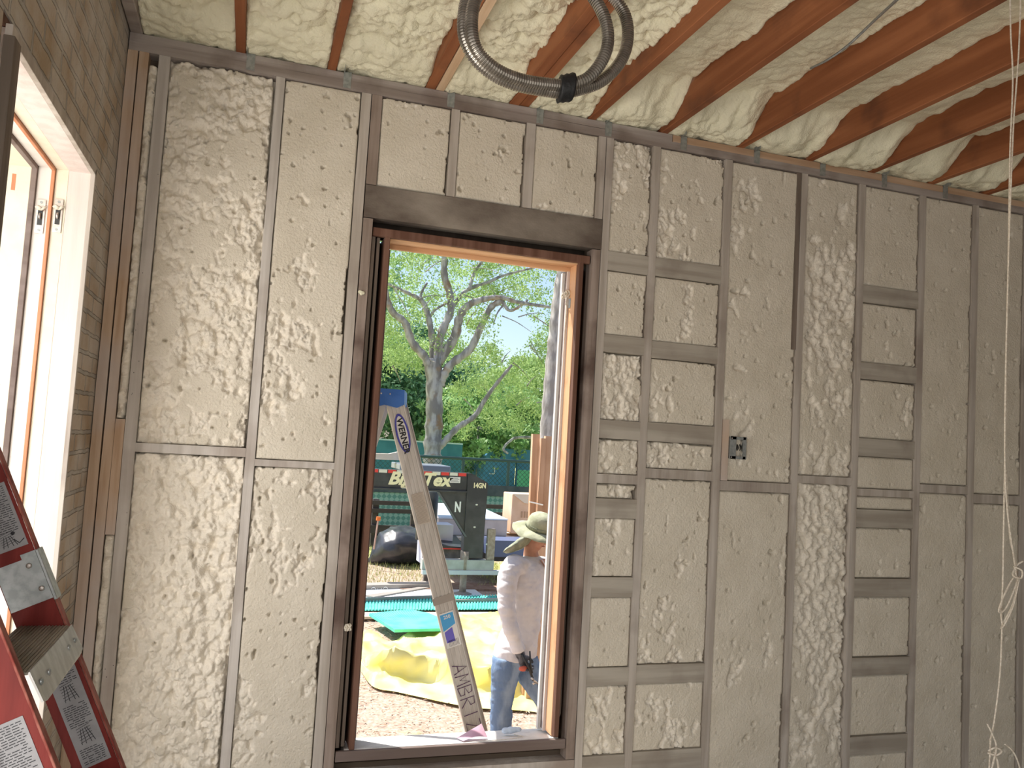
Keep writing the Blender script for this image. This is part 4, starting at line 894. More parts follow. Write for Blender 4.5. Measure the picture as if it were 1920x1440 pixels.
b = B(); b.tube([(j0.x-.01, YT+.02, GZ+.01), (j0.x-.01, YT+.02, GZ+.03), (j0.x-.01, YT+.02, GZ+.06)], [.15, .14, .05], 16); b.build('jack_foot', M['rust'], tr)
b = B(); p = tp(918, 994); b.box(p.x-.03, p.x+.08, YT-.05, YT+.03, p.z-.42, p.z+.02); b.build('crank_bracket', M['rust'], tr)
for px, py in ((893, 946), (889, 988), (912, 1020)): b = B(); p = tp(px, py); b.ball((p.x, YT-.024, p.z), .016, (1.2, .4, .8), 2); b.build('bolt', M['whitetape'], tr)
# toolbox under the gusset
tb = thing('black_toolbox', 'black steel toolbox with open-slanted lid under the trailer neck', 'toolbox', (tp(848, 1058, .3).x, YT+.3, tp(848, 1058, .3).z))
a, c = tp(822, 1058, .25), tp(869, 1026, .25); b = B(); b.box(a.x-.05, c.x, YT+.25, YT+.8, a.z, c.z, .01); b.build('box_body', mat('scratched_black', (.10, .10, .09), (.16, .155, .14), 8), tb)
b = B(); b.prism([(a.x-.06, YT+.22, c.z-.0), (c.x+.02, YT+.22, c.z-.03), (c.x+.02, YT+.22, c.z), (a.x-.06, YT+.22, c.z+.03)], (0, .6, .10)); b.build('box_lid', mat('dark_lid', (.05, .055, .065), None, rough=.3), tb)
b = B(); b.box(a.x-.06, c.x, YT+.212, YT+.222, c.z-.03, c.z-.012); b.build('lid_edge', M['redtape'], tb)
b = B(); a, c = tp(775, 1062, .6), tp(800, 982, .6); b.box(a.x+.10, a.x+.55, YT+.5, YT+.9, a.z+.05, c.z); tag(b.build('grey_crate', mat('lavender_grey_sheet', (.62, .62, .74), (.68, .68, .78), 3, rough=.6)), 'pale lavender grey box behind the aluminium ladder, beside the black bag', 'box')
b = B(); a, c = tp(820, 1006, 1.2), tp(965, 976, 1.2); b.box(a.x, c.x-.12, YT+1.2, YT+2.2, tp(640, 1004, .9).z+.005, c.z, .01); o = b.build('wrapped_load', mat('grey_wrapping', (.46, .42, .42), (.54, .5, .5), 3)); tag(o, 'grey wrapped load with a pale blue cover on the trailer', 'load')
b = B(); b.prism([(a.x, YT+1.18, c.z), (c.x-.12, YT+1.18, c.z), (c.x-.40, YT+2.2, c.z+.14), (a.x+.1, YT+2.2, c.z+.14)], (0, 0, .02)); b.build('load_cover', mat('pale_blue_cover', (.60, .68, .80), None, rough=.5), o)
b = B(); a = tp(640, 1004, .9); c = tp(1060, 1012, .9); b.box(tp(846, 1010, .9).x, c.x+1, YT+.9, YT+2.3, a.z-.04, a.z-.0); tag(b.build('trailer_deck', mat('plywood_deck', (.66, .56, .42), (.76, .66, .52), 5, HZ, .9)), 'pale plywood sheets stacked on the trailer bed', 'plywood')
b = B(); a, c = tp(922, 1044, .4), tp(960, 1014, .4); b.box(a.x, c.x+.6, YT+.4, YT+.9, a.z, c.z); tag(b.build('storage_bin', mat('dark_blue_bin', (.12, .15, .26), None, rough=.5)), 'dark blue bin right of the trailer upright', 'bin')
b = B(); b.box(tp(850, 1050, 1.3).x, tp(1080, 1050, .9).x, YT+1.0, YT+2.2, GZ+.35, tp(900, 1016, .9).z-.05); tag(b.build('dark_crate', mat('dark_grey_crate', (.10, .10, .11), None)), 'dark block of goods under the plywood sheets', 'crate')
# black bag and marker stake
b = B(); a = at(697, 1036, 10.2); c = at(782, 1036, 10.2); zt2 = at(740, 997, 10.2).z; L_ = c.x-a.x
secs = [(a.x+u*L_, r_) for u, r_ in ((0, .05), (.08, .35), (.25, .8), (.5, 1), (.8, 1), (1.1, .95), (1.3, .6), (1.35, .1))]
b.loft([((x_, 10.6, GZ+.02+.5*r_*(zt2-GZ)), (0, .45*r_+.02, 0), (0, 0, .5*r_*(zt2-GZ)+.01)) for x_, r_ in secs], 20)
me = remesh(b, .03, 1); vs = np.empty(len(me.vertices)*3); me.vertices.foreach_get('co', vs); vs = vs.reshape(-1, 3); nn = fbm(vs[:, 0]*5+vs[:, 2]*3, vs[:, 1]*5+vs[:, 2]*4, 3, 3)-.5; vs[:, 2] += nn*.10*(vs[:, 2] > GZ+.1); vs[:, 1] += nn*.08; me.vertices.foreach_set('co', vs.ravel())
tag(link('black_bag', me, mat('black_plastic', (.03, .032, .04), (.05, .05, .06), 5, rough=.3, spec=.6), None, True), 'shiny black plastic bag slumped at the left behind the aluminium ladder', 'bag')
sk_ = thing('marker_stake', 'thin stake with orange top leaning beside the black bag', 'stake', at(700, 1036, 10.0))
b = B(); b.tube([at(701, 1030, 10.0), at(709, 975, 10.0)], .014, 6); b.build('stake_shaft', mat('pinkish_stake', (.55, .38, .33), None), sk_)
b = B(); b.tube([at(709, 976, 9.99), at(710, 969, 9.99)], .038, 8); b.build('stake_top', mat('orange_paint', (.85, .22, .06), None), sk_)

# ---------------------------------------------------------------- fences, shed
M['fblack'] = mat('black_rail_wood', (.055, .045, .045), (.09, .075, .07), 5, HZ, .8)
YF2 = 12.6
rf = thing('rail_fence', 'black wooden rail fence behind the trailer', 'fence', (4.5, YF2, GZ))
for (y1_, y2_) in ((939, 947), (954, 962), (985, 1000)):
    z1_, z2_ = at(720, y2_, YF2).z, at(720, y1_, YF2).z; b = B(); b.box(-2, 14, YF2, YF2+.05, z1_, z2_); b.build('fence_rail', M['fblack'], rf)
for px in (640, 705, 778, 960, 1060): p = at(px, 960, YF2); b = B(); b.box(p.x-.06, p.x+.06, YF2+.05, YF2+.16, GZ, at(720, 937, YF2).z); b.build('fence_post', M['fblack'], rf)
def mesh_mat(name, c1, c2, sc):
    m = mat(name, c1, rough=.8); N = m.node_tree.nodes; L = m.node_tree.links; g = N.new('ShaderNodeNewGeometry'); mp = N.new('ShaderNodeMapping'); mp.inputs['Rotation'].default_value = (0, math.radians(45), 0)
    L.new(g.outputs['Position'], mp.inputs['Vector']); k = N.new('ShaderNodeTexChecker'); k.inputs['Scale'].default_value = sc; L.new(mp.outputs[0], k.inputs['Vector'])
    k.inputs['Color1'].default_value = (*c1, 1); k.inputs['Color2'].default_value = (*c2, 1)
    L.new(k.outputs['Color'], N['Principled BSDF'].inputs['Base Color']); return m
M['screen'] = mesh_mat('green_windscreen', (.12, .27, .24), (.26, .42, .38), 12)
M['fgreen'] = mat('dark_green_fence_steel', (.05, .10, .09), None, rough=.5)
YG = 14.5
wf_ = thing('court_fence', 'green mesh court fence with dark top band behind the rail fence', 'fence', (5.5, YG, GZ))
zt_ = at(800, 905, YG).z; zm_ = at(800, 926, YG).z
b = B(); b.box(-2, 16, YG+.05, YG+.09, GZ, zm_); b.build('mesh_panel', M['screen'], wf_)
b = B(); b.box(-2, 16, YG+.02, YG+.05, zm_, zt_); b.build('dark_band', mat('charcoal_band', (.06, .08, .09), (.09, .11, .12), 4), wf_)
b = B(); b.box(-2, 16, YG, YG+.02, GZ, at(800, 1000, YG).z); b.build('kick_band', mat('charcoal_kick', (.05, .055, .06), None), wf_)
zr = at(930, 863, YG).z
b = B(); b.tube([(-2, YG+.07, zr), (16, YG+.07, zr)], .035, 8); b.build('top_rail', M['fgreen'], wf_)
for px in (690, 778, 868, 953.5, 1040): p = at(px, 900, YG); b = B(); b.tube([(p.x, YG+.07, GZ), (p.x, YG+.07, zr)], .035, 8); b.build('fence_post', M['fgreen'], wf_)
# chain links above the band
b = B(); zlo, zhi = zt_, zr; x = 1.0
while x < 10:
    for d_ in (1, -1): b.quad((x, YG+.07, zlo), (x+.014, YG+.07, zlo), (x+.014+d_*(zhi-zlo), YG+.07, zhi), (x+d_*(zhi-zlo), YG+.07, zhi))
    x += .11
o = b.build('chain_link', M['fgreen'], wf_); o['kind'] = 'stuff'
YB = 24.0
b = B(); a, c = at(560, 885, YB), at(868, 834, YB); b.box(a.x, at(866, 860, YB).x, YB, YB+.05, GZ, c.z); bs = tag(b.build('blue_windscreen', mat('blue_green_windscreen', (.045, .17, .24), (.06, .21, .29), 2)), 'blue-green windscreen stretched behind the trailer at the left', 'windscreen')
b = B(); b.box(a.x, at(866, 860, YB).x, YB-.02, YB+.02, c.z, c.z+.05); b.box(a.x, at(866, 860, YB).x, YB-.05, YB-.0, at(700, 852, YB).z, at(700, 850, YB).z); b.build('windscreen_rail', mat('pale_blue_rail', (.45, .6, .68), None), bs)
# beam of another machine
b = B(); pts = [at(640, 861, 9.0), at(700, 861, 9.0), at(749, 863, 9.0), at(778, 858, 9.0), at(783, 848, 9.0), at(752, 846, 9.0), at(730, 851, 9.0), at(640, 849, 9.0)]
b.prism(pts, (0, .12, 0)); b.box(pts[4].x-.1, pts[4].x+.0, 9.0, 9.12, tp(790, 890).z-.1, pts[4].z); tag(b.build('steel_arm', mat('tan_painted_arm', (.62, .54, .44), (.70, .62, .52), 5)), 'tan painted machine arm above the trailer neck, behind the aluminium ladder', 'machine arm')
b = B(); a, c = at(786, 883, 8.6), at(845, 878, 8.6); b.box(a.x-.3, c.x, 8.6, 9.4, a.z, c.z+.03, .01); tag(b.build('tank_lid', mat('slate_lid', (.22, .25, .30), None, rough=.3)), 'slate grey lid showing above the trailer neck', 'lid')
YS = 26.0
sh = thing('blue_shed', 'blue painted shed beyond the court fence', 'shed', (at(945, 900, YS).x, YS, GZ))
a, c = at(906, 897, YS), at(968, 843, YS)
b = B(); b.prism([(a.x, YS, GZ), (c.x, YS, GZ), (c.x, YS, c.z), (at(920, 843, YS).x, YS, c.z+.05), (a.x, YS, at(906, 862, YS).z)], (0, 3, 0)); b.build('shed_wall', mat('blue_shed_paint', (.07, .22, .38), (.09, .26, .42), 3), sh)
b = B(); p = at(917, 889, YS); b.box(p.x, p.x+.22, YS-.02, YS-.005, p.z, p.z+.03); b.box(p.x+.19, p.x+.22, YS-.02, YS-.005, p.z, p.z+.28); b.build('chalk_mark', M['whitelab'], sh)
b = B(); p = at(933, 857, YS); b.box(p.x, p.x+.13, YS-.02, YS-.005, p.z, p.z+.09); b.build('small_window', M['ink'], sh)
a, c = at(970, 912, YS-1), at(1030, 884, YS-1); b = B(); b.box(a.x, c.x, YS-1, YS-.9, GZ, c.z); tag(b.build('court_board', mat('court_green', (.08, .33, .20), (.1, .37, .23), 3)), 'plain green panel right of the blue shed', 'panel')
a, c = at(968, 884, YS+.3), at(1030, 846, YS+.3); b = B(); b.box(a.x, c.x, YS+.3, YS+.4, GZ, c.z); tag(b.build('blue_windscreen', mat('blue_panel', (.08, .24, .36), None)), 'blue screen between the shed and the upright lumber', 'windscreen')
b = B(); b.box(-4, 30, 30, 30.1, GZ, at(800, 905, 30).z); tag(b.build('green_windscreen', mat('far_green_screen', (.07, .20, .17), (.1, .25, .2), 2)), 'long low green windscreen far behind the court fence', 'windscreen')

# ---------------------------------------------------------------- trees
def leafmat(name, a, c, tr=.45):
    m = mat(name, a, c, 2.6, rough=.5, lo=.38, hi=.62, spec=.3); N = m.node_tree.nodes; L = m.node_tree.links; b = N['Principled BSDF']
    b_, src = base_socket(m); t = N.new('ShaderNodeBsdfTranslucent'); L.new(src, t.inputs['Color']); mx = N.new('ShaderNodeMixShader'); mx.inputs[0].default_value = tr
    L.new(b.outputs[0], mx.inputs[1]); L.new(t.outputs[0], mx.inputs[2]); L.new(mx.outputs[0], N['Material Output'].inputs['Surface']); return m
M['leaf'] = leafmat('oak_leaf', (.30, .46, .17), (.52, .66, .28)); M['leaf_d'] = leafmat('dark_leaf', (.12, .25, .15), (.24, .40, .24), .3); M['leaf_m'] = leafmat('mid_leaf', (.20, .38, .15), (.38, .56, .26), .4)
M['bark'] = mat('grey_oak_bark', (.26, .235, .235), (.50, .47, .475), 6, (1, 1, .35), .9, 1.0, 16, lo=.42, hi=.58, c3=(.34, .22, .14), s3=2.5, t3=(.58, .7))
M['bark2'] = mat('pale_rough_bark', (.30, .27, .26), (.52, .48, .46), 9, (1, 1, .3), .9, 1.0, 18, lo=.42, hi=.58)
def leaves(centers, radii, per, size, seed):
    r_ = np.random.RandomState(seed); C = np.repeat(np.array(centers), per, 0); R = np.repeat(np.array(radii), per)
    d = r_.normal(size=C.shape); d /= np.linalg.norm(d, axis=1)[:, None]; P = C+d*(R*r_.uniform(0, 1, len(R))**.5)[:, None]*np.array([1, 1, .7])
    return P, size*r_.uniform(.6, 1.3, len(P))
def leafmesh(P, sz, seed):
    r_ = np.random.RandomState(seed); n = len(P); a = r_.normal(size=(n, 3)); a /= np.linalg.norm(a, axis=1)[:, None]; b = r_.normal(size=(n, 3)); b -= a*(a*b).sum(1)[:, None]; b /= np.linalg.norm(b, axis=1)[:, None]
    a = a*sz[:, None]; b = b*sz[:, None]*.5
    V = np.stack([P-a, P-b, P+a, P+b], 1).reshape(-1, 3); me = bpy.data.meshes.new('leaves'); me.vertices.add(4*n); me.vertices.foreach_set('co', V.ravel())
    me.loops.add(4*n); me.loops.foreach_set('vertex_index', np.arange(4*n, dtype=np.int32)); me.polygons.add(n); me.polygons.foreach_set('loop_start', np.arange(0, 4*n, 4, dtype=np.int32)); me.update(calc_edges=True); return me
cv = np.array(CAM); R3 = np.array([list(rt), list(up), list(fw)])
def project(P):
    q = (P-cv)@R3.T; return 960+FPX*q[:, 0]/q[:, 2], 720-FPX*q[:, 1]/q[:, 2]
YO = 18.0
def limb(b, pts, w0, w1, dy=(0, 0), bumpy=True):
    n = len(pts); P = [at(px, py, YO+dy[0]+(dy[1]-dy[0])*i/(n-1)) for i, (px, py) in enumerate(pts)]
    c = bez(P, 6); m = len(c); b.tube(c, [(w0+(w1-w0)*i/(m-1))*.0132*(1+.10*math.sin(i*1.9)+.06*math.sin(i*4.1)) for i in range(m)], 10)
oak = thing('oak_tree', 'large grey-barked tree with forking limbs seen through the window', 'tree', (at(812, 900, YO).x, YO, GZ))
b = B(); limb(b, [(812, 985), (812, 900), (811, 850), (814, 790), (814, 730), (812, 672)], 21, 16.5)
limb(b, [(806, 700), (798, 672), (773, 642), (759, 605), (737, 586), (724, 555), (714, 500), (700, 430)], 9.5, 5, (0, -.6))
limb(b, [(811, 690), (811, 644), (803, 594), (793, 567), (779, 556), (748, 542), (700, 520)], 8, 2.5, (.2, .5))
limb(b, [(790, 568), (789, 552), (801, 530)], 4, 2, (.4, .4)); limb(b, [(803, 600), (815, 582), (838, 568), (850, 560)], 3, 2, (.4, .2))
limb(b, [(818, 690), (826, 630), (845, 583), (843, 550), (833, 515), (835, 470), (842, 400)], 9, 6.5, (0, .3))
limb(b, [(820, 680), (852, 633), (862, 594), (879, 572), (907, 561), (940, 558), (973, 567), (1032, 576)], 11, 3, (.1, -.8))
limb(b, [(845, 580), (866, 552), (884, 540), (918, 528), (937, 519), (968, 510), (1010, 500)], 5, 2, (.3, .5)); limb(b, [(880, 543), (889, 512), (905, 489), (932, 458), (950, 430)], 4, 3, (.3, .9))
limb(b, [(826, 722), (830, 708), (846, 683), (881, 655), (899, 619), (919, 578), (942, 563)], 9.5, 6, (0, -.5)); limb(b, [(940, 563), (955, 582), (975, 574), (990, 562)], 4, 2, (-.5, -.7)); limb(b, [(945, 570), (932, 588), (925, 610)], 2, 1, (-.5, -.7))
limb(b, [(824, 838), (834, 828), (858, 802), (890, 780), (909, 750), (929, 722), (960, 684)], 7.5, 3, (0, -.8))
limb(b, [(1090, 812), (1040, 822), (975, 820), (955, 828), (944, 842), (952, 850)], 4, 2.5, (3, 2))
for k in range(34):
    x_, y_ = rr.uniform(720, 1030), rr.uniform(480, 760); a_ = rr.uniform(-1.2, 1.2); l_ = rr.uniform(20, 60)
    limb(b, [(x_, y_), (x_+l_*.5*math.cos(a_), y_+l_*.5*math.sin(a_)+4), (x_+l_*math.cos(a_), y_+l_*math.sin(a_)+14)], 1.3, .5, (rr.uniform(-1, 1), rr.uniform(-1, 1)))
b.build('trunk', M['bark'], oak, True)
c0 = np.array(at(850, 560, YO)); cs = []; rd = []
n_ = 0
while n_ < 1150:
    p = c0+rr.uniform(-1, 1, 3)*np.array([8.5, 5, 4.6])+np.array([0, 2.4, .9])
    if (((p-c0-np.array([0, 2.4, .9]))/np.array([8.5, 5.2, 4.8]))**2).sum() > 1: continue
    dens = fbm(np.array([p[0]*.8]), np.array([p[2]*.8+p[1]*.5]), 55, 3)[0]
    px, py = project(p[None]); px, py = px[0], py[0]
    if ((px-962)/38)**2+((py-622)/48)**2 < 1 or ((px-935)/14)**2+((py-600)/40)**2 < 1: continue
    if py > 660 and abs(px-812) < 60 and p[1] < YO: continue
    low = max(0, (py-600)/200)
    if dens < .46 and py < 640: continue
    if p[1] < YO-.3 and rr.uniform() < .8: continue
    if py > 690+(px > 850)*150: continue
    cs.append(p); rd.append(rr.uniform(.25, .6)); n_ += 1
P, sz = leaves(cs, rd, 105, .043, 5)
px, py = project(P); keep = ~((((px-966)/27)**2+((py-618)/36)**2 < 1) | (((px-812)/17)**2 < 1)*(py > 690)*(P[:, 1] < YO-.2))
o = link('foliage', leafmesh(P[keep], sz[keep], 6), M['leaf'], oak)
t2 = thing('rough_bark_tree', 'pale rough-barked trunk half hidden behind the right window jamb', 'tree', (at(1024, 900, 11).x, 11, GZ))
b = B(); P_ = [at(x_, y_, 11) for x_, y_ in ((1010, 1000), (1022, 880), (1030, 800), (1036, 720), (1043, 640), (1050, 570), (1062, 490), (1080, 400), (1100, 300))]; c = bez(P_, 10)
b.tube(c, [.185-.04*i/len(c)+.008*math.sin(i*1.3) for i in range(len(c))], 16); b.build('trunk', M['bark2'], t2, True)
cs = [np.array(at(1100, 330, 11))+rr.normal(size=3)*np.array([1.3, 1.2, .7]) for _ in range(60)]; P, sz = leaves(cs, [.45]*60, 40, .07, 8); link('foliage', leafmesh(P, sz, 9), M['leaf'], t2)
def bgtree(px, pyc, Y, rx, rz, m, label, seed, n=90, per=70, size=.13, lowz=None):
    c = at(px, pyc, Y); t = thing('background_tree', label, 'tree', (c.x, Y, GZ), 'trees beyond the fences'); r_ = np.random.RandomState(seed)
    b = B(); b.tube([(c.x, Y, GZ), (c.x+.1, Y, GZ+.5*(c.z-GZ)), (c.x-.1, Y, c.z)], [.28, .22, .12], 10); b.build('trunk', M['bark'], t, True)
    cs = []
    while len(cs) < n:
        d = r_.uniform(-1, 1, 3)
        if (d**2).sum() > 1: continue
        cs.append(np.array(c)+d*np.array([rx, rx*.6, rz]))
    P, sz = leaves(cs, r_.uniform(.5, 1.1, n)*min(rx, rz)*.28, per, size, seed+1)
    P = P[P[:, 2] > GZ+.3]; sz = sz[:len(P)]; link('foliage', leafmesh(P, sz, seed+2), m, t)
bgtree(745, 735, 30, 3.4, 2.9, M['leaf_d'], 'dark dense tree left of the big trunk, low behind the blue-green windscreen', 20, 170, 90)
bgtree(640, 640, 36, 4, 5.0, M['leaf_d'], 'dark tree at the far left of the window view', 30, 110, 70)
bgtree(905, 800, 27, 2.6, 1.9, M['leaf_m'], 'mid green bushy tree just right of the big trunk', 40, 130, 90, .11)
bgtree(1000, 775, 31, 3.2, 2.4, M['leaf'], 'light green tree behind the right tree trunk', 50, 130, 90)
bgtree(870, 770, 38, 4.4, 2.8, M['leaf_d'], 'dark tree farthest back in the middle of the window view', 60, 150, 80, .17)
bgtree(1230, 640, 40, 5, 6, M['leaf_m'], 'tall mid green tree hidden mostly by the right jamb', 70, 110, 70, .16)
bgtree(660, 560, 42, 3.6, 4.2, M['leaf_m'], 'tall mid green tree seen between the left limbs', 80, 60, 60, .14)

# ---------------------------------------------------------------- the worker
YP = 2.36
def pp(px, py, d=0): return at(px, py, YP+d)
Fd = Vector((.80, -.60, 0)); Sd = Vector((.60, .80, 0)); UZ = Vector((0, 0, 1))
M['skin'] = mat('sunburnt_skin', (.50, .24, .16), (.58, .30, .21), 12, rough=.55); M['shirt'] = mat('white_work_shirt', (.70, .67, .68), (.78, .75, .75), 7, rough=.9, bump=.5, bscale=22, c3=(.62, .56, .50), s3=5, t3=(.6, .75))
M['jeans'] = mat('worn_blue_jeans', (.16, .24, .38), (.32, .42, .56), 9, (1, 1, .4), .9, .5, 60); M['hat'] = mat('olive_hat_cloth', (.36, .37, .24), (.46, .46, .32), 14, rough=.95, bump=.4, bscale=40)
M['glove'] = mat('dark_work_glove', (.05, .05, .055), (.16, .16, .18), 30, rough=.8); M['boot'] = mat('grey_boot', (.20, .19, .19), (.3, .29, .28), 10)
man = thing('person', 'person outside the window in olive hat, white shirt and blue jeans, head bowed, holding tool', 'person', (pp(950, 1375).x, YP, GZ))
def wrinkle(me, amp, f, ax=(1, 1, 1)):
    n = len(me.vertices); v = np.empty(n*3); me.vertices.foreach_get('co', v); v = v.reshape(-1, 3); nr = np.empty(n*3); me.vertices.foreach_get('normal', nr); nr = nr.reshape(-1, 3)
    q = (fbm(v[:, 0]*f*ax[0]+v[:, 1]*f, v[:, 2]*f*ax[2]+v[:, 1]*f*.3, 77, 3)-.5)*2; v += nr*(q*amp)[:, None]; me.vertices.foreach_set('co', v.ravel()); return me
def limbt(b, pts, rad, seg=14): b.tube(bez(pts, 6), np.interp(np.linspace(0, len(pts)-1, (len(pts)-1)*6+1), range(len(pts)), rad).tolist(), seg)
sh_n = pp(957, 1066, -.15); el_n = pp(951, 1148, -.22); wr_n = pp(976, 1228, -.25)
sh_f = pp(1030, 1072, .14); el_f = pp(1052, 1140, .16); wr_f = pp(1082, 1190, -.05)
hp_n = pp(949, 1238, -.07); kn_n = pp(942, 1302, -.05); an_n = pp(938, 1362, -.02)
hp_f = pp(984, 1242, .07); kn_f = pp(1018, 1302, .02); an_f = pp(1052, 1366, .06)
neck = pp(997, 1046); chest = pp(988, 1098); waist = pp(978, 1172); hips = pp(966, 1228)
def torso(b, k, hem=None):
    secs = [(neck+UZ*.02, Sd*.065*k, Fd*.06*k), (neck-UZ*.025, Sd*.13*k, Fd*.085*k), (neck-UZ*.07-Fd*.01, Sd*.185*k, Fd*.115*k), (chest, Sd*.195*k, Fd*.135*k), (waist, Sd*.175*k, Fd*.135*k), (hips+UZ*.03, Sd*.185*k, Fd*.14*k), (hips-UZ*.03, Sd*.175*k, Fd*.13*k)]
    if hem: secs = secs[:5]+[(hips+UZ*.05, Sd*.205, Fd*.160), (hips-UZ*.005, Sd*.212, Fd*.168)]
    b.loft(secs, 22)
def hand(b, w, dirn, palmn, s=1.0, curl=.6, fat=1.0):
    """palm plus four unequal bent fingers and a thumb leaving the side of the palm"""
    d = Vector(dirn).normalized(); n = Vector(palmn); n = (n-d*n.dot(d)).normalized(); sd2 = d.cross(n)
    b.loft([(w-d*.02, sd2*.026*fat, n*.019*fat), (w+d*.02, sd2*.034*fat, n*.019*fat), (w+d*.06, sd2*.042*fat, n*.018*fat), (w+d*.09, sd2*.040*fat, n*.015*fat)], 14)
    for k, (off, L) in enumerate(((-.030, .068), (-.010, .078), (.011, .072), (.030, .056))):
        p = w+d*.082+sd2*off; pts = [p]; a = .25*curl
        for j, f in enumerate((.45, .32, .23)):
            a += curl*.75; q = pts[-1]+(d*math.cos(a)+n*math.sin(a))*L*f*s; pts.append(q)
        b.tube(bez(pts, 4), np.linspace(.0098, .0078, 13).tolist() if fat == 1 else np.linspace(.0115, .0095, 13).tolist(), 8)
    t0_ = w+d*.028-sd2*.028; b.tube(bez([t0_, t0_-sd2*.026+d*.026+n*.010, t0_-sd2*.030+d*.052+n*.026, t0_-sd2*.022+d*.072+n*.040], 4), np.linspace(.0125*fat, .0085*fat, 13).tolist(), 8)
hdir = pp(990, 1262, -.25)-wr_n; hn = Vector((.55, -.5, -.2))
# one continuous body
b = B(); torso(b, .90)
hc = pp(1009, 1000, -.02); FH = (Fd*.86-UZ*.50).normalized(); UH = (UZ*.86+Fd*.50).normalized()
def hp_(f, u, s_): return hc+FH*f+UH*u+Sd*s_
RH = Matrix((FH, Sd, UH)).transposed()
b.ball(hp_(-.01, .03, 0), .1, (.98, .78, .92), 3, RH); b.ball(hp_(.035, -.05, 0), .1, (.55, .56, .62), 3, RH); b.ball(hp_(.055, -.095, 0), .03, (1, 1, .8), 2, RH)
b.loft([(hp_(.082, .02, 0), Sd*.008, UH*.01), (hp_(.098, -.008, 0), Sd*.014, UH*.014), (hp_(.112, -.024, 0), Sd*.015, UH*.011), (hp_(.085, -.034, 0), Sd*.014, UH*.008)], 10)
b.ball(hp_(.083, -.058, 0), .022, (.6, 1.1, .42), 2, RH); b.ball(hp_(.08, .028, 0), .05, (.3, 1.1, .25), 2, RH)
for s_ in (-1, 1): b.ball(hp_(-.012, -.012, s_*.078), .032, (.62, .28, 1), 2, RH)
b.tube([hp_(-.02, -.03, 0), neck+UZ*.05-Fd*.01, neck-UZ*.03], [.058, .058, .07], 16)
limbt(b, [sh_n, el_n, wr_n], [.058, .045, .028]); limbt(b, [sh_f, el_f, wr_f], [.058, .045, .028])
hand(b, wr_n, hdir, hn); hand(b, wr_f, (.6, -.6, -.3), (0, -.2, -1))
limbt(b, [hp_n, kn_n, an_n], [.085, .058, .042]); limbt(b, [hp_f, kn_f, an_f], [.085, .058, .042])
for an in (an_n, an_f): b.loft([(an-Fd*.05+UZ*-.03, Sd*.03, UZ*.03), (an-UZ*.035, Sd*.04, UZ*.035), (an+Fd*.10-UZ*.05, Sd*.045, UZ*.022), (an+Fd*.17-UZ*.055, Sd*.03, UZ*.012)], 12)
link('body', remesh(b, .0065, 2), M['skin'], man, True)
for s_ in (-1, 1):
    b = B(); b.ball(hp_(.078, .004, s_*.032), .013, (1, 1, 1), 2); e_ = b.build('eye', M['whitelab'], man, True); b = B(); b.ball(hp_(.088, .0, s_*.032), .0058, (1, 1, 1), 2); b.build('pupil', M['ink'], e_, True)
b = B(); b.tube(bez([hp_(.086, -.060, -.024), hp_(.099, -.058, 0), hp_(.086, -.060, .024)], 5), .003, 6); b.build('mouth', mat('lips', (.40, .15, .12), None), man, True)
b = B(); torso(b, 1.07, True)
limbt(b, [neck-UZ*.06-Sd*.06, sh_n, el_n, wr_n+(el_n-wr_n).normalized()*.03], [.075, .083, .068, .050], 18); limbt(b, [neck-UZ*.06+Sd*.06, sh_f, el_f, wr_f+(el_f-wr_f).normalized()*.03], [.075, .083, .066, .048], 18)
me = wrinkle(remesh(b, .010, 2), .013, 7, (1, 1, 1.8)); me = wrinkle(me, .0045, 24, (1, 1, 2.6))
shirt = link('shirt', me, M['shirt'], man, True)
b = B(); b.prism([neck+Fd*.100+Sd*-.05+UZ*.0, neck+Fd*.112+Sd*.055+UZ*.0, neck+Fd*.150+Sd*.01-UZ*.10], -Fd*.012)
b.build('neck_opening', M['skin'], shirt)
b = B(); b.tube([neck+Fd*.104+Sd*-.055+UZ*.002, neck+Fd*.155+Sd*.01-UZ*.104, neck+Fd*.116+Sd*.06+UZ*.002], .005, 6); b.build('collar_hem', M['shirt'], shirt, True)
b = B(); b.loft([(hips+UZ*.06, Sd*.175, Fd*.135), (hips-UZ*.03, Sd*.185, Fd*.142), (hips-UZ*.09, Sd*.165, Fd*.13)], 18)
limbt(b, [hp_n+UZ*.03, hp_n-UZ*.08, kn_n, an_n-UZ*.035], [.105, .112, .092, .080], 18); limbt(b, [hp_f+UZ*.03, hp_f-UZ*.06+Fd*.03, kn_f, an_f-UZ*.03], [.105, .112, .092, .08], 18)
link('jeans', wrinkle(wrinkle(remesh(b, .011, 2), .010, 10, (1, 1, 1.5)), .004, 30, (1, 1, 2)), M['jeans'], man, True)
for an in (an_n, an_f):
    b = B(); q = an-UZ*.05; b.loft([(q-Fd*.075, Sd*.03, UZ*.03), (q-Fd*.03+UZ*.01, Sd*.045, UZ*.05), (q+Fd*.05+UZ*.0, Sd*.05, UZ*.042), (q+Fd*.14-UZ*.01, Sd*.052, UZ*.030), (q+Fd*.19-UZ*.015, Sd*.03, UZ*.018)], 16)
    link('boot', remesh(b, .008, 1), M['boot'], man, True)
for w_, d_, n_ in ((wr_n, hdir, hn), (wr_f, Vector((.6, -.6, -.3)), Vector((0, -.2, -1)))):
    b = B(); hand(b, w_, d_, n_, 1.0, .6, 1.22); b.tube([w_-d_.normalized()*.05, w_+d_.normalized()*.01], [.038, .036], 14)
    gl = link('glove', remesh(b, .0045, 1), M['glove'], man, True)
b = B(); c = wr_n+hdir.normalized()*.07+Vector((-.015, -.03, -.03)); b.ball(c, .032, (1.1, .5, .7), 2); b.build('glove_patch', mat('red_rubber_palm', (.62, .15, .10), None), man, True)
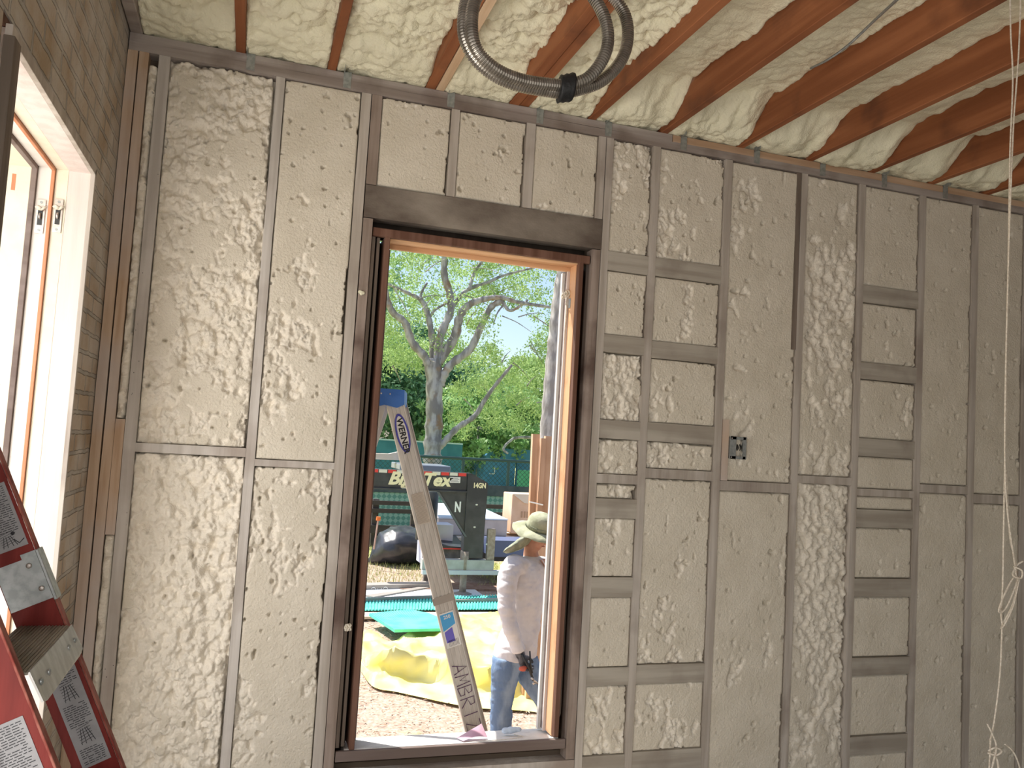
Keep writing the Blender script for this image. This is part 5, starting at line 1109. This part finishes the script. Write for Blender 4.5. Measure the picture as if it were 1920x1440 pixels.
# hat
hb = hp_(-.012, .040, 0); KH = 1.12; UN = (UZ*.93+Fd*.26-Sd*.22).normalized(); HA = Fd-UN*Fd.dot(UN); HA.normalize(); HB = UN.cross(HA)
b = B(); n = 48; rings = []
for r_, z_ in ((.105, 0), (.135, -.004), (.165, -.016), (.192, -.034), (.192, -.038), (.165, -.021), (.135, -.009), (.094, -.005)):
    rings.append([b.bm.verts.new(hb+HA*r_*1.14*math.cos(2*math.pi*k/n)+HB*r_*math.sin(2*math.pi*k/n)+UN*(z_+(.010*math.sin(k*.52+1)+.006*math.sin(k*1.3))*(r_-.1)*9)) for k in range(n)])
for i in range(len(rings)):
    for k in range(n): b.bm.faces.new((rings[i][k], rings[i][(k+1) % n], rings[(i+1) % len(rings)][(k+1) % n], rings[(i+1) % len(rings)][k]))
hat = b.build('hat_brim', M['hat'], man, True)
b = B(); b.loft([(hb-UN*.01, HA*.108, HB*.098), (hb+UN*.03, HA*.108, HB*.099), (hb+UN*.07, HA*.104, HB*.095), (hb+UN*.095, HA*.092, HB*.084), (hb+UN*.117, HA*.065, HB*.06), (hb+UN*.122, HA*.02, HB*.02)], 28)
cr = b.build('hat_crown', M['hat'], man, True)
b = B(); b.loft([(hb+UN*.002, HA*.112, HB*.102), (hb+UN*.030, HA*.1125, HB*.1025)], 28)
for k in range(9):
    a = -2.3+k*.09; q = hb+HA*.112*math.cos(a)+HB*.102*math.sin(a); b.tube([q+UN*.002, q+UN*.032], .0045, 6)
b.build('hat_band', mat('darker_olive_band', (.30, .31, .20), (.36, .37, .25), 20), cr, True)
b = B()
secs = [(pp(1000, 1004, -.03), Sd*.085, UZ*.03), (pp(990, 1010, -.05), Sd*.10, UZ*.045), (pp(978, 1018, -.06), Sd*.115, UZ*.048), (pp(966, 1025, -.07), Sd*.12, UZ*.038), (pp(957, 1029, -.08), Sd*.12, UZ*.030), (pp(951, 1032, -.08), Sd*.11, UZ*.018)]
b.loft(secs, 16); link('neck_flap', wrinkle(remesh(b, .006, 1), .007, 24), mat('grey_green_flap', (.26, .28, .20), (.38, .39, .28), 18, rough=.95), man, True)
# what the gloved hand holds
q0 = wr_n+hdir.normalized()*.08+Vector((.02, -.045, -.01)); tl_ = thing('hand_tool', "dark plier-like tool with silver tip held in the worker's black glove", 'tool', tuple(q0))
b = B(); b.tube([q0+Vector((-.06, 0, .10)), q0, pp(1000, 1276, -.30)], [.009, .011, .009], 8); b.tube([q0+Vector((0, 0, .12)), q0+Vector((.012, 0, .02)), pp(998, 1262, -.30)], [.006, .008, .007], 8); b.build('tool_grip', M['darkmetal'], tl_, True)
b = B(); b.tube([pp(996, 1270, -.30), pp(1008, 1282, -.30)], [.010, .007], 8); b.ball(pp(1001, 1281, -.30), .012, (1, .6, 1), 2); b.build('tool_jaw', M['steel'], tl_, True)
